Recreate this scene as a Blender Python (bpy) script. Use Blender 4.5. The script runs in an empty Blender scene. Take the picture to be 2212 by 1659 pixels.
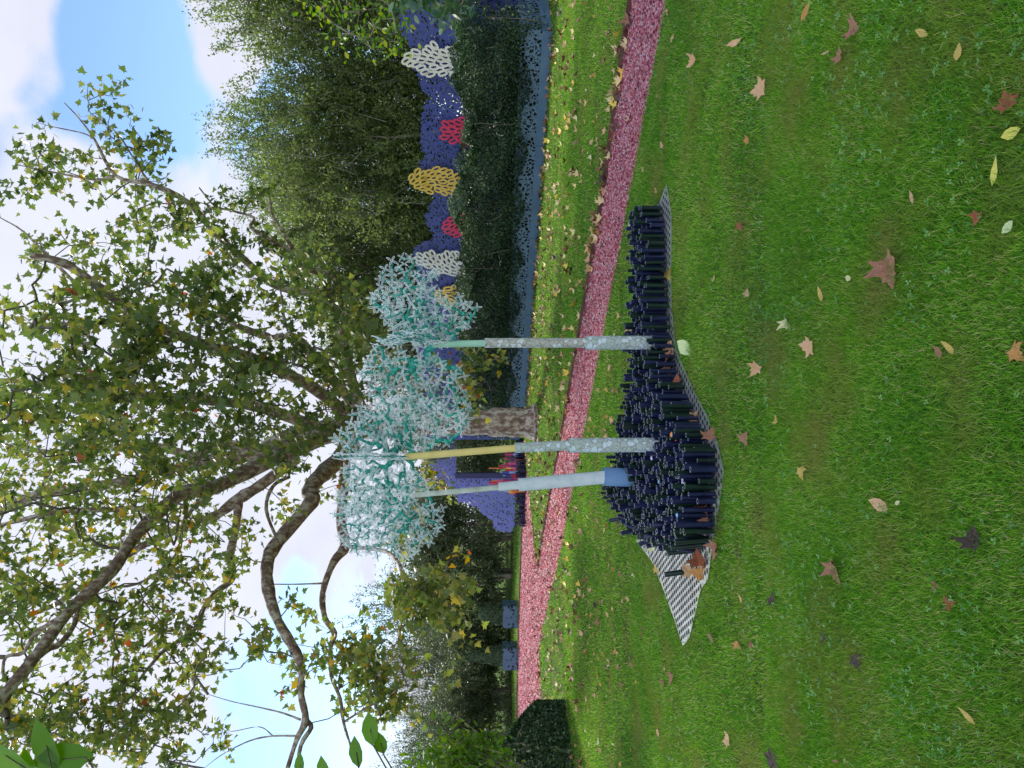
import bpy, math, random
import numpy as np
from mathutils import Vector, Matrix

random.seed(7)
R = np.random.default_rng(7)
scn = bpy.context.scene
col = scn.collection

# ------------------------------------------------------------------ camera
CH = 1.6                      # eye height
F = 1671.0                    # focal length in units of a 2212 wide picture
HOR = 1030.0
PIT = math.atan((1106.0 - HOR) / F)
cd = bpy.data.cameras.new('camera')
cd.sensor_fit = 'HORIZONTAL'; cd.sensor_width = 36.0
cd.lens = F / 2212.0 * 36.0
cd.clip_start = 0.05; cd.clip_end = 3000.0
cam = bpy.data.objects.new('camera', cd)
col.objects.link(cam)
scn.camera = cam
fw = Vector((0, math.cos(PIT), -math.sin(PIT)))
up = Vector((0, math.sin(PIT), math.cos(PIT)))
rt = Vector((1, 0, 0))
# the phone was held on its side: picture-left is up in the world
M = Matrix((( -up.x, rt.x, -fw.x, 0), (-up.y, rt.y, -fw.y, 0), (-up.z, rt.z, -fw.z, CH), (0, 0, 0, 1)))
cam.matrix_world = M

# ------------------------------------------------------------------ sun and sky
SUN_EL = math.radians(44); SUN_AZ = math.radians(-24)      # azimuth from +Y towards +X
sd = bpy.data.lights.new('sun', 'SUN'); sd.energy = 3.6; sd.angle = math.radians(10.0); sd.color = (1.0, 0.93, 0.80)
sun = bpy.data.objects.new('sun', sd); col.objects.link(sun)
sdir = Vector((math.sin(SUN_AZ) * math.cos(SUN_EL), math.cos(SUN_AZ) * math.cos(SUN_EL), math.sin(SUN_EL)))
sun.rotation_euler = sdir.to_track_quat('Z', 'Y').to_euler()
sun.location = sdir * 60

scn.view_settings.view_transform = 'Standard'
scn.view_settings.look = 'None'
scn.view_settings.gamma = 1.0
scn.view_settings.use_curve_mapping = False
scn.view_settings.exposure = 0.75
scn.render.engine = 'CYCLES'
scn.cycles.max_bounces = 6
scn.cycles.transparent_max_bounces = 12


def pix_dir(V, sy):
    r = (829.5 - sy) / F; u = (1106.0 - V) / F
    return (rt * r + fw + up * u)


def at(V, sy, Y):
    d = pix_dir(V, sy); t = Y / d.y
    return Vector((d.x * t, Y, CH + d.z * t))


def G(V, sy, z=0.0):
    d = pix_dir(V, sy); t = (z - CH) / d.z
    return Vector((d.x * t, d.y * t, z))


def on_plane(V, sy, p0, n):
    d = pix_dir(V, sy); o = Vector((0, 0, CH))
    t = (p0 - o).dot(n) / d.dot(n)
    return o + d * t


world = bpy.data.worlds.new('World'); scn.world = world
world.use_nodes = True
nt = world.node_tree; nt.nodes.clear()


def N(nt, t, **kw):
    n = nt.nodes.new(t)
    for k, v in kw.items():
        if k.startswith('i_'):
            n.inputs[k[2:].replace('_', ' ')].default_value = v
        else:
            setattr(n, k, v)
    return n


L = nt.links.new
out = N(nt, 'ShaderNodeOutputWorld'); bg = N(nt, 'ShaderNodeBackground')
sky = N(nt, 'ShaderNodeTexSky', sky_type='NISHITA', sun_disc=False)
sky.sun_elevation = SUN_EL; sky.sun_rotation = SUN_AZ
sky.air_density = 1.0; sky.dust_density = 0.1; sky.ozone_density = 2.0
tc = N(nt, 'ShaderNodeTexCoord')
nrm = N(nt, 'ShaderNodeVectorMath', operation='NORMALIZE'); L(tc.outputs['Generated'], nrm.inputs[0])
sep = N(nt, 'ShaderNodeSeparateXYZ'); L(nrm.outputs[0], sep.inputs[0])
zz = N(nt, 'ShaderNodeMath', operation='ADD'); zz.inputs[1].default_value = 0.35; L(sep.outputs['Z'], zz.inputs[0])
dv = N(nt, 'ShaderNodeVectorMath', operation='DIVIDE'); L(nrm.outputs[0], dv.inputs[0])
cmb = N(nt, 'ShaderNodeCombineXYZ')
for k in 'XYZ': L(zz.outputs[0], cmb.inputs[k])
L(cmb.outputs[0], dv.inputs[1])
nz = N(nt, 'ShaderNodeTexNoise'); nz.inputs['Scale'].default_value = 3.4; nz.inputs['Detail'].default_value = 9; nz.inputs['Roughness'].default_value = 0.58
L(dv.outputs[0], nz.inputs['Vector'])
acc = nz.outputs[0]
# (V, sy, angular radius deg, weight): cloud banks and clear gaps
for V, sy, rad, w in [(110, 90, 8.5, .34), (30, 20, 5, .2), (150, 200, 5, .22), (425, 150, 4.2, .42), (480, 60, 4, .3), (150, 420, 4, .2), (150, 520, 6, .25), (330, 640, 11, .32), (560, 420, 6, .3),
                      (265, 150, 5.5, -.34), (340, 310, 8, -.34), (270, 60, 4, -.2), (60, 330, 4, -.25), (10, 130, 2.2, -.25), (230, 20, 5, -.15), (290, 60, 4, -.2),
                      (450, 1250, 20, .17), (800, 1300, 16, .10), (610, 1570, 6, -.25), (560, 1290, 4, -.22), (790, 1290, 6, -.25), (540, 1430, 3.5, -.2), (250, 1150, 3, -.15), (720, 1300, 5, -.15), (120, 1200, 14, .12),
                      (150, 1659, 12, .15), (700, 900, 20, .25)]:
    d = pix_dir(V, sy).normalized()
    dt = N(nt, 'ShaderNodeVectorMath', operation='DOT_PRODUCT'); dt.inputs[1].default_value = d
    L(nrm.outputs[0], dt.inputs[0])
    mr = N(nt, 'ShaderNodeMapRange', interpolation_type='SMOOTHSTEP')
    mr.inputs['From Min'].default_value = math.cos(math.radians(rad * 1.25)); mr.inputs['From Max'].default_value = math.cos(math.radians(rad * 0.25))
    mr.inputs['To Min'].default_value = 0; mr.inputs['To Max'].default_value = w
    L(dt.outputs['Value'], mr.inputs['Value'])
    ad = N(nt, 'ShaderNodeMath', operation='ADD'); L(acc, ad.inputs[0]); L(mr.outputs[0], ad.inputs[1]); acc = ad.outputs[0]
bk = N(nt, 'ShaderNodeMapRange', interpolation_type='SMOOTHSTEP'); L(sep.outputs['Y'], bk.inputs['Value'])   # cloud added behind the camera, out of view, to whiten the fill light
bk.inputs['From Min'].default_value = 0.15; bk.inputs['From Max'].default_value = -0.35; bk.inputs['To Min'].default_value = 0; bk.inputs['To Max'].default_value = .30
ad = N(nt, 'ShaderNodeMath', operation='ADD'); L(acc, ad.inputs[0]); L(bk.outputs[0], ad.inputs[1]); acc = ad.outputs[0]
cr = N(nt, 'ShaderNodeMapRange', interpolation_type='SMOOTHSTEP')
cr.inputs['From Min'].default_value = 0.50; cr.inputs['From Max'].default_value = 0.78
L(acc, cr.inputs['Value'])
skm = N(nt, 'ShaderNodeMix', data_type='RGBA', blend_type='MULTIPLY'); skm.inputs['Factor'].default_value = 1
L(sky.outputs[0], skm.inputs['A']); skm.inputs['B'].default_value = (0.95, 1.02, 1.10, 1)
n2 = N(nt, 'ShaderNodeTexNoise'); n2.inputs['Scale'].default_value = 5; n2.inputs['Detail'].default_value = 5
L(dv.outputs[0], n2.inputs['Vector'])
cc = N(nt, 'ShaderNodeMix', data_type='RGBA')
cc.inputs['A'].default_value = (3.3, 3.45, 4.2, 1); cc.inputs['B'].default_value = (4.7, 4.85, 5.4, 1)
L(n2.outputs[0], cc.inputs['Factor'])
# clouds nearer the sun are brighter
ds = N(nt, 'ShaderNodeVectorMath', operation='DOT_PRODUCT'); ds.inputs[1].default_value = sdir; L(nrm.outputs[0], ds.inputs[0])
mb = N(nt, 'ShaderNodeMapRange', interpolation_type='SMOOTHSTEP'); mb.inputs['From Min'].default_value = 0.35; mb.inputs['From Max'].default_value = 0.95
mb.inputs['To Min'].default_value = 1.0; mb.inputs['To Max'].default_value = 1.12; L(ds.outputs['Value'], mb.inputs['Value'])
mk = N(nt, 'ShaderNodeMapRange', interpolation_type='SMOOTHSTEP'); L(sep.outputs['Y'], mk.inputs['Value'])   # unseen clouds behind the camera made brighter to add fill light
mk.inputs['From Min'].default_value = 0.2; mk.inputs['From Max'].default_value = -0.4; mk.inputs['To Min'].default_value = 0; mk.inputs['To Max'].default_value = .75
ma = N(nt, 'ShaderNodeMath', operation='ADD'); L(mb.outputs[0], ma.inputs[0]); L(mk.outputs[0], ma.inputs[1])
cb = N(nt, 'ShaderNodeVectorMath', operation='SCALE'); L(cc.outputs['Result'], cb.inputs[0]); L(ma.outputs[0], cb.inputs['Scale'])
mx = N(nt, 'ShaderNodeMix', data_type='RGBA')
L(cr.outputs[0], mx.inputs['Factor']); L(skm.outputs['Result'], mx.inputs['A']); L(cb.outputs[0], mx.inputs['B'])
L(mx.outputs['Result'], bg.inputs['Color'])
bg.inputs['Strength'].default_value = 0.115
L(bg.outputs[0], out.inputs[0])

# ------------------------------------------------------------------ helpers


def tag(o, label=None, cat=None, group=None, kind=None):
    if label: o['label'] = label
    if cat: o['category'] = cat
    if group: o['group'] = group
    if kind: o['kind'] = kind
    return o


def empty(name, loc=(0, 0, 0)):
    o = bpy.data.objects.new(name, None); o.location = loc; o.empty_display_size = 0.2
    col.objects.link(o); return o


def link(name, me, m=None, parent=None, smooth=False):
    o = bpy.data.objects.new(name, me); col.objects.link(o)
    if m is not None:
        for mm in (m if isinstance(m, (list, tuple)) else [m]): me.materials.append(mm)
    if smooth: me.shade_smooth()
    if parent is not None:
        o.parent = parent; o.matrix_parent_inverse = Matrix.Translation(parent.location).inverted() if parent.rotation_euler.z == 0 else parent.matrix_basis.inverted()
    return o


def pymesh(verts, faces):
    me = bpy.data.meshes.new('mesh'); me.from_pydata([tuple(v) for v in verts], [], [tuple(f) for f in faces]); me.update(); return me


def fastmesh(verts, faces, rnd=None, mats=None):
    """verts (n,3); faces (m,k) all of the same k; rnd: one float per face"""
    verts = np.asarray(verts, np.float32).reshape(-1, 3); faces = np.asarray(faces, np.int32)
    m, k = faces.shape
    me = bpy.data.meshes.new('mesh')
    me.vertices.add(len(verts)); me.vertices.foreach_set('co', verts.ravel())
    me.loops.add(m * k); me.loops.foreach_set('vertex_index', faces.ravel())
    me.polygons.add(m); me.polygons.foreach_set('loop_start', np.arange(0, m * k, k, dtype=np.int32))
    me.polygons.foreach_set('loop_total', np.full(m, k, np.int32))
    me.update(calc_edges=True)
    if rnd is not None:
        a = me.attributes.new('rnd', 'FLOAT', 'FACE'); a.data.foreach_set('value', np.asarray(rnd, np.float32))
    return me


def unit(a):
    a = np.asarray(a, float); return a / np.maximum(np.linalg.norm(a, axis=-1, keepdims=True), 1e-9)


def scatter(tv, tf, pos, nor, tan, size, rnd=None):
    """copies of a template (x across, y along, z normal) at pos"""
    pos = np.asarray(pos, float); n = len(pos)
    nor = unit(nor); tan = unit(tan); sx = unit(np.cross(tan, nor)); ty = np.cross(nor, sx)
    tv = np.asarray(tv, float); tf = np.asarray(tf)
    size = np.broadcast_to(np.asarray(size, float).reshape(-1, 1, 1) if np.ndim(size) else np.full((n, 1, 1), size), (n, 1, 1))
    P = (tv[None, :, 0, None] * sx[:, None] + tv[None, :, 1, None] * ty[:, None] + tv[None, :, 2, None] * nor[:, None]) * size + pos[:, None]
    Fc = (tf[None] + (np.arange(n) * len(tv))[:, None, None]).reshape(-1, tf.shape[1])
    if rnd is None: rnd = R.random(n)
    return P.reshape(-1, 3), Fc, np.repeat(rnd, len(tf))


def merge(parts):
    V = []; Fs = []; Rn = []; o = 0
    for v, f, r in parts:
        V.append(v); Fs.append(f + o); Rn.append(r); o += len(v)
    return np.concatenate(V), np.concatenate(Fs), np.concatenate(Rn)


def smooth_path(pts, rad, n=4):
    pts = np.asarray([tuple(p) for p in pts], float); rad = np.asarray(rad, float)
    if len(pts) < 3: return pts, rad
    P = np.vstack([2 * pts[0] - pts[1], pts, 2 * pts[-1] - pts[-2]]); o = []; ro = []
    for i in range(len(pts) - 1):
        p0, p1, p2, p3 = P[i:i + 4]
        for j in range(n):
            t = j / n
            o.append(0.5 * ((2 * p1) + (-p0 + p2) * t + (2 * p0 - 5 * p1 + 4 * p2 - p3) * t * t + (-p0 + 3 * p1 - 3 * p2 + p3) * t ** 3))
            ro.append(rad[i] * (1 - t) + rad[i + 1] * t)
    o.append(pts[-1]); ro.append(rad[-1])
    return np.array(o), np.array(ro)


def tube(pts, rad, k=8, flat=None, nrmv=None, cap=True):
    """swept tube as quads; returns verts, faces. flat: (thickness) with plane normal nrmv gives a rectangular ribbon"""
    pts = np.asarray(pts, float); rad = np.asarray(rad, float); n = len(pts)
    T = np.gradient(pts, axis=0) if n > 1 else np.array([[0, 0, 1.]])
    T = unit(T)
    if flat is not None:
        nv = unit(np.asarray(nrmv, float)); A = unit(np.cross(T, nv)); B = np.broadcast_to(nv, A.shape)
        ring = np.stack([pts + A * rad[:, None] + B * flat, pts - A * rad[:, None] + B * flat, pts - A * rad[:, None] - B * flat, pts + A * rad[:, None] - B * flat], 1)
        k = 4
    else:
        a = np.array([0, 0, 1.0]) if abs(T[0][2]) < 0.9 else np.array([1.0, 0, 0])
        A = unit(np.cross(T, a)); B = np.cross(T, A)
        th = np.arange(k) / k * 2 * math.pi
        ring = pts[:, None] + rad[:, None, None] * (np.cos(th)[None, :, None] * A[:, None] + np.sin(th)[None, :, None] * B[:, None])
    v = ring.reshape(-1, 3)
    i = np.arange(n - 1)[:, None] * k; j = np.arange(k)[None]
    f = np.stack([i + j, i + (j + 1) % k, i + k + (j + 1) % k, i + k + j], -1).reshape(-1, 4)
    if cap and k == 4: f = np.vstack([f, [[3, 2, 1, 0]], [[(n - 1) * k, (n - 1) * k + 1, (n - 1) * k + 2, (n - 1) * k + 3]]])
    return v, f


def tubes_mesh(lst):
    V = []; Fs = []; o = 0
    for v, f in lst: V.append(v); Fs.append(f + o); o += len(v)
    return fastmesh(np.concatenate(V), np.concatenate(Fs))


def grow(roots, targets, root=None, bend=0.12, wiggle=0.0):
    """attach targets one after the other to the nearest node; returns nodes, parents, weights"""
    nodes = [tuple(p) for p in roots]; par = [-1] * len(nodes)
    T = np.asarray(targets, float)
    arr = np.zeros((len(nodes) + len(T) * 2, 3)); arr[:len(nodes)] = nodes; cnt = len(nodes)
    rt0 = np.asarray(roots, float)
    dist = np.min(np.linalg.norm(T[:, None] - rt0[None], axis=2), axis=1)
    for i in np.argsort(dist):
        d = np.linalg.norm(arr[:cnt] - T[i], axis=1); j = int(np.argmin(d))
        mid = (arr[j] + T[i]) / 2 + R.normal(size=3) * d[j] * bend
        arr[cnt] = mid; par.append(j); cnt += 1
        arr[cnt] = T[i]; par.append(cnt - 1); cnt += 1
    w = np.ones(cnt)
    for i in range(cnt - 1, -1, -1):
        if par[i] >= 0: w[par[i]] += w[i]
    return arr[:cnt], par, w


# ------------------------------------------------------------------ materials
def rgb(h):
    """sRGB 0..255 triple to linear"""
    return tuple(((c / 255) / 12.92 if c / 255 < 0.04045 else ((c / 255 + 0.055) / 1.055) ** 2.4) for c in h) + (1,)


def ramp(nt, stops, interp='LINEAR'):
    r = N(nt, 'ShaderNodeValToRGB'); e = r.color_ramp.elements; r.color_ramp.interpolation = interp
    e[0].position = stops[0][0]; e[0].color = tuple(stops[0][1])[:3] + (1,)
    e[1].position = stops[-1][0]; e[1].color = tuple(stops[-1][1])[:3] + (1,)
    for p, c in stops[1:-1]:
        x = e.new(p); x.color = tuple(c)[:3] + (1,)
    return r


def newmat(name):
    m = bpy.data.materials.new(name); m.use_nodes = True; nt = m.node_tree; nt.nodes.clear()
    o = N(nt, 'ShaderNodeOutputMaterial'); return m, nt, o


def leafmat(name, stops, transl=0.4, rough=0.45, patch=None, spec=0.35):
    """palette picked per leaf; some light passes through the leaf"""
    m, nt, o = newmat(name); L = nt.links.new
    a = N(nt, 'ShaderNodeAttribute', attribute_name='rnd')
    r = ramp(nt, stops); L(a.outputs['Fac'], r.inputs[0]); c = r.outputs[0]
    if patch:
        g = N(nt, 'ShaderNodeNewGeometry'); n = N(nt, 'ShaderNodeTexNoise'); n.inputs['Scale'].default_value = patch[1]; n.inputs['Detail'].default_value = 4
        L(g.outputs['Position'], n.inputs['Vector'])
        mr = N(nt, 'ShaderNodeMapRange'); mr.inputs['From Min'].default_value = 0.48; mr.inputs['From Max'].default_value = 0.68; mr.inputs['To Max'].default_value = patch[2]
        L(n.outputs[0], mr.inputs['Value'])
        x = N(nt, 'ShaderNodeMix', data_type='RGBA'); L(mr.outputs[0], x.inputs['Factor']); L(c, x.inputs['A']); x.inputs['B'].default_value = tuple(patch[0])[:3] + (1,)
        c = x.outputs['Result']
    p = N(nt, 'ShaderNodeBsdfPrincipled'); p.inputs['Roughness'].default_value = rough; p.inputs['Specular IOR Level'].default_value = spec
    t = N(nt, 'ShaderNodeBsdfTranslucent'); x = N(nt, 'ShaderNodeMixShader'); x.inputs[0].default_value = transl
    hs = N(nt, 'ShaderNodeHueSaturation'); hs.inputs['Value'].default_value = 1.5; hs.inputs['Saturation'].default_value = 1.15; hs.inputs['Hue'].default_value = 0.49
    L(c, p.inputs['Base Color']); L(c, hs.inputs['Color']); L(hs.outputs[0], t.inputs['Color'])
    L(p.outputs[0], x.inputs[1]); L(t.outputs[0], x.inputs[2]); L(x.outputs[0], o.inputs[0])
    return m


def mat(name, c1, c2=None, scale=6.0, rough=0.5, metal=0.0, bump=0.0, detail=5, lo=0.35, hi=0.65, spec=0.5, coord='Object', bscale=None):
    m, nt, o = newmat(name); L = nt.links.new
    p = N(nt, 'ShaderNodeBsdfPrincipled'); p.inputs['Roughness'].default_value = rough; p.inputs['Metallic'].default_value = metal
    p.inputs['Specular IOR Level'].default_value = spec
    t = N(nt, 'ShaderNodeTexCoord')
    n = N(nt, 'ShaderNodeTexNoise'); n.inputs['Scale'].default_value = scale; n.inputs['Detail'].default_value = detail
    L(t.outputs[coord], n.inputs['Vector'])
    r = ramp(nt, [(lo, c1), (hi, c2 or c1)]); L(n.outputs[0], r.inputs[0]); L(r.outputs[0], p.inputs['Base Color'])
    if bump:
        n3 = N(nt, 'ShaderNodeTexNoise'); n3.inputs['Scale'].default_value = bscale or scale * 3; n3.inputs['Detail'].default_value = 6; L(t.outputs[coord], n3.inputs['Vector'])
        b = N(nt, 'ShaderNodeBump'); b.inputs['Strength'].default_value = bump; b.inputs['Distance'].default_value = 0.02
        L(n3.outputs[0], b.inputs['Height']); L(b.outputs[0], p.inputs['Normal'])
    L(p.outputs[0], o.inputs[0]); return m


def perforated(name, c, scale, thr, mode='F1', stretch=(1, 1, 1), distort=0.25, rough=0.45, c2=None):
    """painted sheet metal with cut-out leaf holes"""
    m, nt, o = newmat(name); L = nt.links.new
    p = N(nt, 'ShaderNodeBsdfPrincipled'); p.inputs['Roughness'].default_value = rough
    t = N(nt, 'ShaderNodeTexCoord'); mp = N(nt, 'ShaderNodeMapping'); mp.inputs['Scale'].default_value = stretch; L(t.outputs['Object'], mp.inputs[0])
    n = N(nt, 'ShaderNodeTexNoise'); n.inputs['Scale'].default_value = scale * 1.7; n.inputs['Detail'].default_value = 2; L(mp.outputs[0], n.inputs['Vector'])
    sb = N(nt, 'ShaderNodeVectorMath', operation='SUBTRACT'); sb.inputs[1].default_value = (.5, .5, .5); L(n.outputs['Color'], sb.inputs[0])
    sc = N(nt, 'ShaderNodeVectorMath', operation='SCALE'); sc.inputs['Scale'].default_value = distort / scale * 4; L(sb.outputs[0], sc.inputs[0])
    ad = N(nt, 'ShaderNodeVectorMath', operation='ADD'); L(mp.outputs[0], ad.inputs[0]); L(sc.outputs[0], ad.inputs[1])
    v = N(nt, 'ShaderNodeTexVoronoi', feature='DISTANCE_TO_EDGE' if mode == 'EDGE' else 'F1', voronoi_dimensions='3D'); v.inputs['Scale'].default_value = scale
    L(ad.outputs[0], v.inputs['Vector'])
    g = N(nt, 'ShaderNodeMath', operation='LESS_THAN' if mode == 'EDGE' else 'GREATER_THAN'); g.inputs[1].default_value = thr
    L(v.outputs['Distance'], g.inputs[0])
    n4 = N(nt, 'ShaderNodeTexNoise'); n4.inputs['Scale'].default_value = 1.3; n4.inputs['Detail'].default_value = 4; L(t.outputs['Object'], n4.inputs['Vector'])
    r = ramp(nt, [(0.35, c), (0.65, c2 or c)]); L(n4.outputs[0], r.inputs[0]); L(r.outputs[0], p.inputs['Base Color'])
    tr = N(nt, 'ShaderNodeBsdfTransparent'); x = N(nt, 'ShaderNodeMixShader')
    L(g.outputs[0], x.inputs[0]); L(tr.outputs[0], x.inputs[1]); L(p.outputs[0], x.inputs[2]); L(x.outputs[0], o.inputs[0])
    return m


MT = {}
MT['soil'] = mat('lawn_soil', (0.035, 0.065, 0.014), (0.08, 0.14, 0.022), scale=2.5, rough=1.0, bump=0.6, detail=8, bscale=60, coord='Object', spec=0.05)
MT['grass'] = leafmat('grass_blades', [(0, (0.035, 0.13, 0.016)), (.35, (0.095, 0.29, 0.026)), (.72, (0.21, 0.47, 0.045)), (.87, (0.38, 0.52, 0.11)), (1, (0.58, 0.52, 0.28))], 0.42, 0.5,
                      patch=((0.26, 0.26, 0.08), 1.9, 0.7), spec=0.15)
MT['clover'] = leafmat('clover', [(0, (0.05, 0.18, 0.035)), (.5, (0.10, 0.28, 0.06)), (1, (0.20, 0.40, 0.12))], 0.3, 0.5)
MT['plane'] = leafmat('plane_leaf', [(0, (0.055, 0.10, 0.03)), (.35, (0.11, 0.17, 0.045)), (.6, (0.19, 0.235, 0.06)), (.78, (0.30, 0.28, 0.07)), (.9, (0.34, 0.25, 0.03)), (.96, (0.42, 0.17, 0.04)), (1, (0.36, 0.13, 0.06))], 0.48, 0.4)
MT['thicket'] = leafmat('thicket_leaf', [(0, (0.06, 0.095, 0.035)), (.5, (0.13, 0.19, 0.06)), (.85, (0.22, 0.30, 0.09)), (1, (0.42, 0.48, 0.20))], 0.45, 0.5)
MT['olive'] = leafmat('olive_leaf', [(0, (0.04, 0.065, 0.03)), (.6, (0.09, 0.13, 0.055)), (1, (0.22, 0.26, 0.12))], 0.25, 0.5)
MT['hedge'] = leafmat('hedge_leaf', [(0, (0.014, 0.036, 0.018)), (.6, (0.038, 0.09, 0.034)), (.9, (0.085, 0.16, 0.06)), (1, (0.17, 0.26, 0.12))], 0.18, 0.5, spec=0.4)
MT['bright'] = leafmat('bright_leaf', [(0, (0.06, 0.15, 0.02)), (.6, (0.13, 0.26, 0.03)), (1, (0.30, 0.34, 0.05))], 0.45, 0.4)
MT['big'] = leafmat('magnolia_leaf', [(0, (0.03, 0.09, 0.045)), (.7, (0.07, 0.16, 0.07)), (1, (0.20, 0.30, 0.14))], 0.2, 0.3, spec=0.5)
MT['fore'] = leafmat('foreground_leaf', [(0, (0.08, 0.20, 0.02)), (1, (0.16, 0.34, 0.03))], 0.5, 0.35)
MT['twig'] = mat('twig_bark', (0.10, 0.085, 0.065), (0.20, 0.18, 0.14), scale=4, rough=0.85)
MT['stem'] = mat('stem_bark', (0.13, 0.12, 0.085), (0.28, 0.26, 0.19), scale=3, rough=0.85)
MT['edging'] = mat('rust_edging', (0.085, 0.035, 0.028), (0.14, 0.062, 0.045), scale=3, rough=0.7, bump=0.2)
MT['blue_panel'] = mat('slate_blue_paint', (0.06, 0.13, 0.21), (0.085, 0.17, 0.26), scale=2.5, rough=0.4)
MT['perf_front'] = perforated('slate_blue_cutout', (0.11, 0.20, 0.28), 11, 0.13, 'EDGE', distort=0.28, c2=(0.085, 0.16, 0.23))
MT['screen'] = perforated('violet_blue_cutout', (0.05, 0.07, 0.26), 11, 0.38, 'F1', stretch=(1, 1, 1.5), distort=0.35, c2=(0.07, 0.095, 0.33))
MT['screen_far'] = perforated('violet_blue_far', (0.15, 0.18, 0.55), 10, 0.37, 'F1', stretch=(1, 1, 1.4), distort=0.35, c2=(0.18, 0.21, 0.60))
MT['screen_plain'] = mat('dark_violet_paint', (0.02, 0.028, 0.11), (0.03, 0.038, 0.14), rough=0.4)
MT['pot'] = perforated('pot_blue', (0.045, 0.105, 0.18), 7, 0.38, 'F1', stretch=(1, 1, 1.2), distort=0.4, c2=(0.055, 0.125, 0.21))
MT['cream'] = mat('cream_paint', (0.78, 0.78, 0.62), (0.90, 0.90, 0.76), scale=5, rough=0.45)
MT['yellow'] = mat('yellow_paint', (0.80, 0.52, 0.06), (0.90, 0.64, 0.12), scale=5, rough=0.45)
MT['red'] = mat('crimson_paint', (0.68, 0.03, 0.08), (0.80, 0.06, 0.13), scale=5, rough=0.45)
MT['teal'] = mat('teal_paint', (0.008, 0.26, 0.20), (0.02, 0.40, 0.31), scale=8, rough=0.4)
MT['flower'] = mat('pale_enamel', (0.52, 0.66, 0.67), (0.82, 0.90, 0.92), scale=9, rough=0.35)
MT['plate'] = None


def camo(name, base, patch, line):
    m, nt, o = newmat(name); L = nt.links.new
    p = N(nt, 'ShaderNodeBsdfPrincipled'); p.inputs['Roughness'].default_value = 0.35
    t = N(nt, 'ShaderNodeTexCoord')
    n = N(nt, 'ShaderNodeTexNoise'); n.inputs['Scale'].default_value = 45; n.inputs['Detail'].default_value = 3; L(t.outputs['Object'], n.inputs['Vector'])
    sc = N(nt, 'ShaderNodeVectorMath', operation='SCALE'); sc.inputs['Scale'].default_value = 0.035; L(n.outputs['Color'], sc.inputs[0])
    ad = N(nt, 'ShaderNodeVectorMath', operation='ADD'); L(t.outputs['Object'], ad.inputs[0]); L(sc.outputs[0], ad.inputs[1])
    v = N(nt, 'ShaderNodeTexVoronoi', feature='DISTANCE_TO_EDGE'); v.inputs['Scale'].default_value = 24; L(ad.outputs[0], v.inputs['Vector'])
    v2 = N(nt, 'ShaderNodeTexVoronoi'); v2.inputs['Scale'].default_value = 24; L(ad.outputs[0], v2.inputs['Vector'])
    r = ramp(nt, [(0.0, base), (0.6, patch)], 'CONSTANT'); L(v2.outputs['Color'], r.inputs[0])
    r2 = ramp(nt, [(0.0, (0, 0, 0)), (0.09, (1, 1, 1))]); L(v.outputs['Distance'], r2.inputs[0])
    x = N(nt, 'ShaderNodeMix', data_type='RGBA'); L(r2.outputs[0], x.inputs['Factor']); x.inputs['A'].default_value = line + (1,); L(r.outputs[0], x.inputs['B'])
    L(x.outputs['Result'], p.inputs['Base Color']); L(p.outputs[0], o.inputs[0]); return m


MT['camo'] = camo('patchwork_bark_print', (0.40, 0.50, 0.48), (0.56, 0.70, 0.76), (0.22, 0.25, 0.20))
MT['camo2'] = camo('grey_patchwork_print', (0.42, 0.45, 0.40), (0.58, 0.66, 0.66), (0.16, 0.17, 0.14))
MT['pale_pole'] = mat('pale_grey_plastic', (0.48, 0.60, 0.63), (0.60, 0.71, 0.73), scale=14, rough=0.4, lo=0.3, hi=0.55)
MT['pale_thin'] = mat('mossy_pale_plastic', (0.36, 0.42, 0.33), (0.66, 0.75, 0.68), scale=7, rough=0.45)
MT['base_blue'] = mat('blue_plastic', (0.14, 0.28, 0.50), (0.16, 0.31, 0.54), rough=0.35)
MT['yellow_pole'] = mat('dull_yellow_plastic', (0.60, 0.50, 0.15), (0.72, 0.62, 0.22), scale=6, rough=0.4)
MT['green_pole'] = mat('mint_plastic', (0.26, 0.55, 0.40), (0.38, 0.66, 0.50), scale=6, rough=0.4)
MT['navy'] = mat('navy_plastic', (0.006, 0.010, 0.042), (0.010, 0.016, 0.060), rough=0.32, scale=20)
MT['black_green'] = mat('bottle_green_plastic', (0.003, 0.014, 0.012), (0.006, 0.024, 0.018), rough=0.32, scale=20)
MT['rim_navy'] = mat('rim_shine_navy', (0.30, 0.34, 0.48), rough=0.4)  # shine on the tube rims is painted in as a paler colour
MT['rim_green'] = mat('rim_shine_green', (0.26, 0.34, 0.31), rough=0.4)
for nme, c in dict(plug_orange=(.75, .28, .03), plug_red=(.65, .06, .08), plug_blue=(.22, .45, .75), plug_lilac=(.55, .48, .70), plug_pink=(.7, .4, .38),
                   s_magenta=(.40, .03, .14), s_red=(.50, .03, .05), s_orange=(.60, .18, .04), s_blue=(.03, .06, .32), s_sky=(.18, .34, .65),
                   s_purple=(.14, .04, .15), s_yellow=(.60, .42, .08), s_cream=(.6, .55, .35), s_pink=(.6, .12, .25)).items():
    MT[nme] = mat(nme.replace('s_', 'tube_'), c, tuple(min(1, q * 1.2) for q in c), rough=0.35, scale=10)
LEAFC = dict(brown=((.22, .10, .06), (.34, .17, .10)), tan=((.46, .27, .13), (.60, .40, .22)), pale=((.50, .52, .25), (.66, .66, .38)), yellow=((.38, .28, .06), (.56, .44, .11)),
             orange=((.40, .17, .05), (.55, .30, .08)), black=((.02, .014, .011), (.07, .045, .033)), rust=((.20, .06, .025), (.36, .12, .05)), green=((.06, .16, .03), (.12, .24, .05)),
             yellowgreen=((.45, .52, .08), (.70, .62, .12)), paleg=((.42, .55, .22), (.58, .68, .38)))
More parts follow.
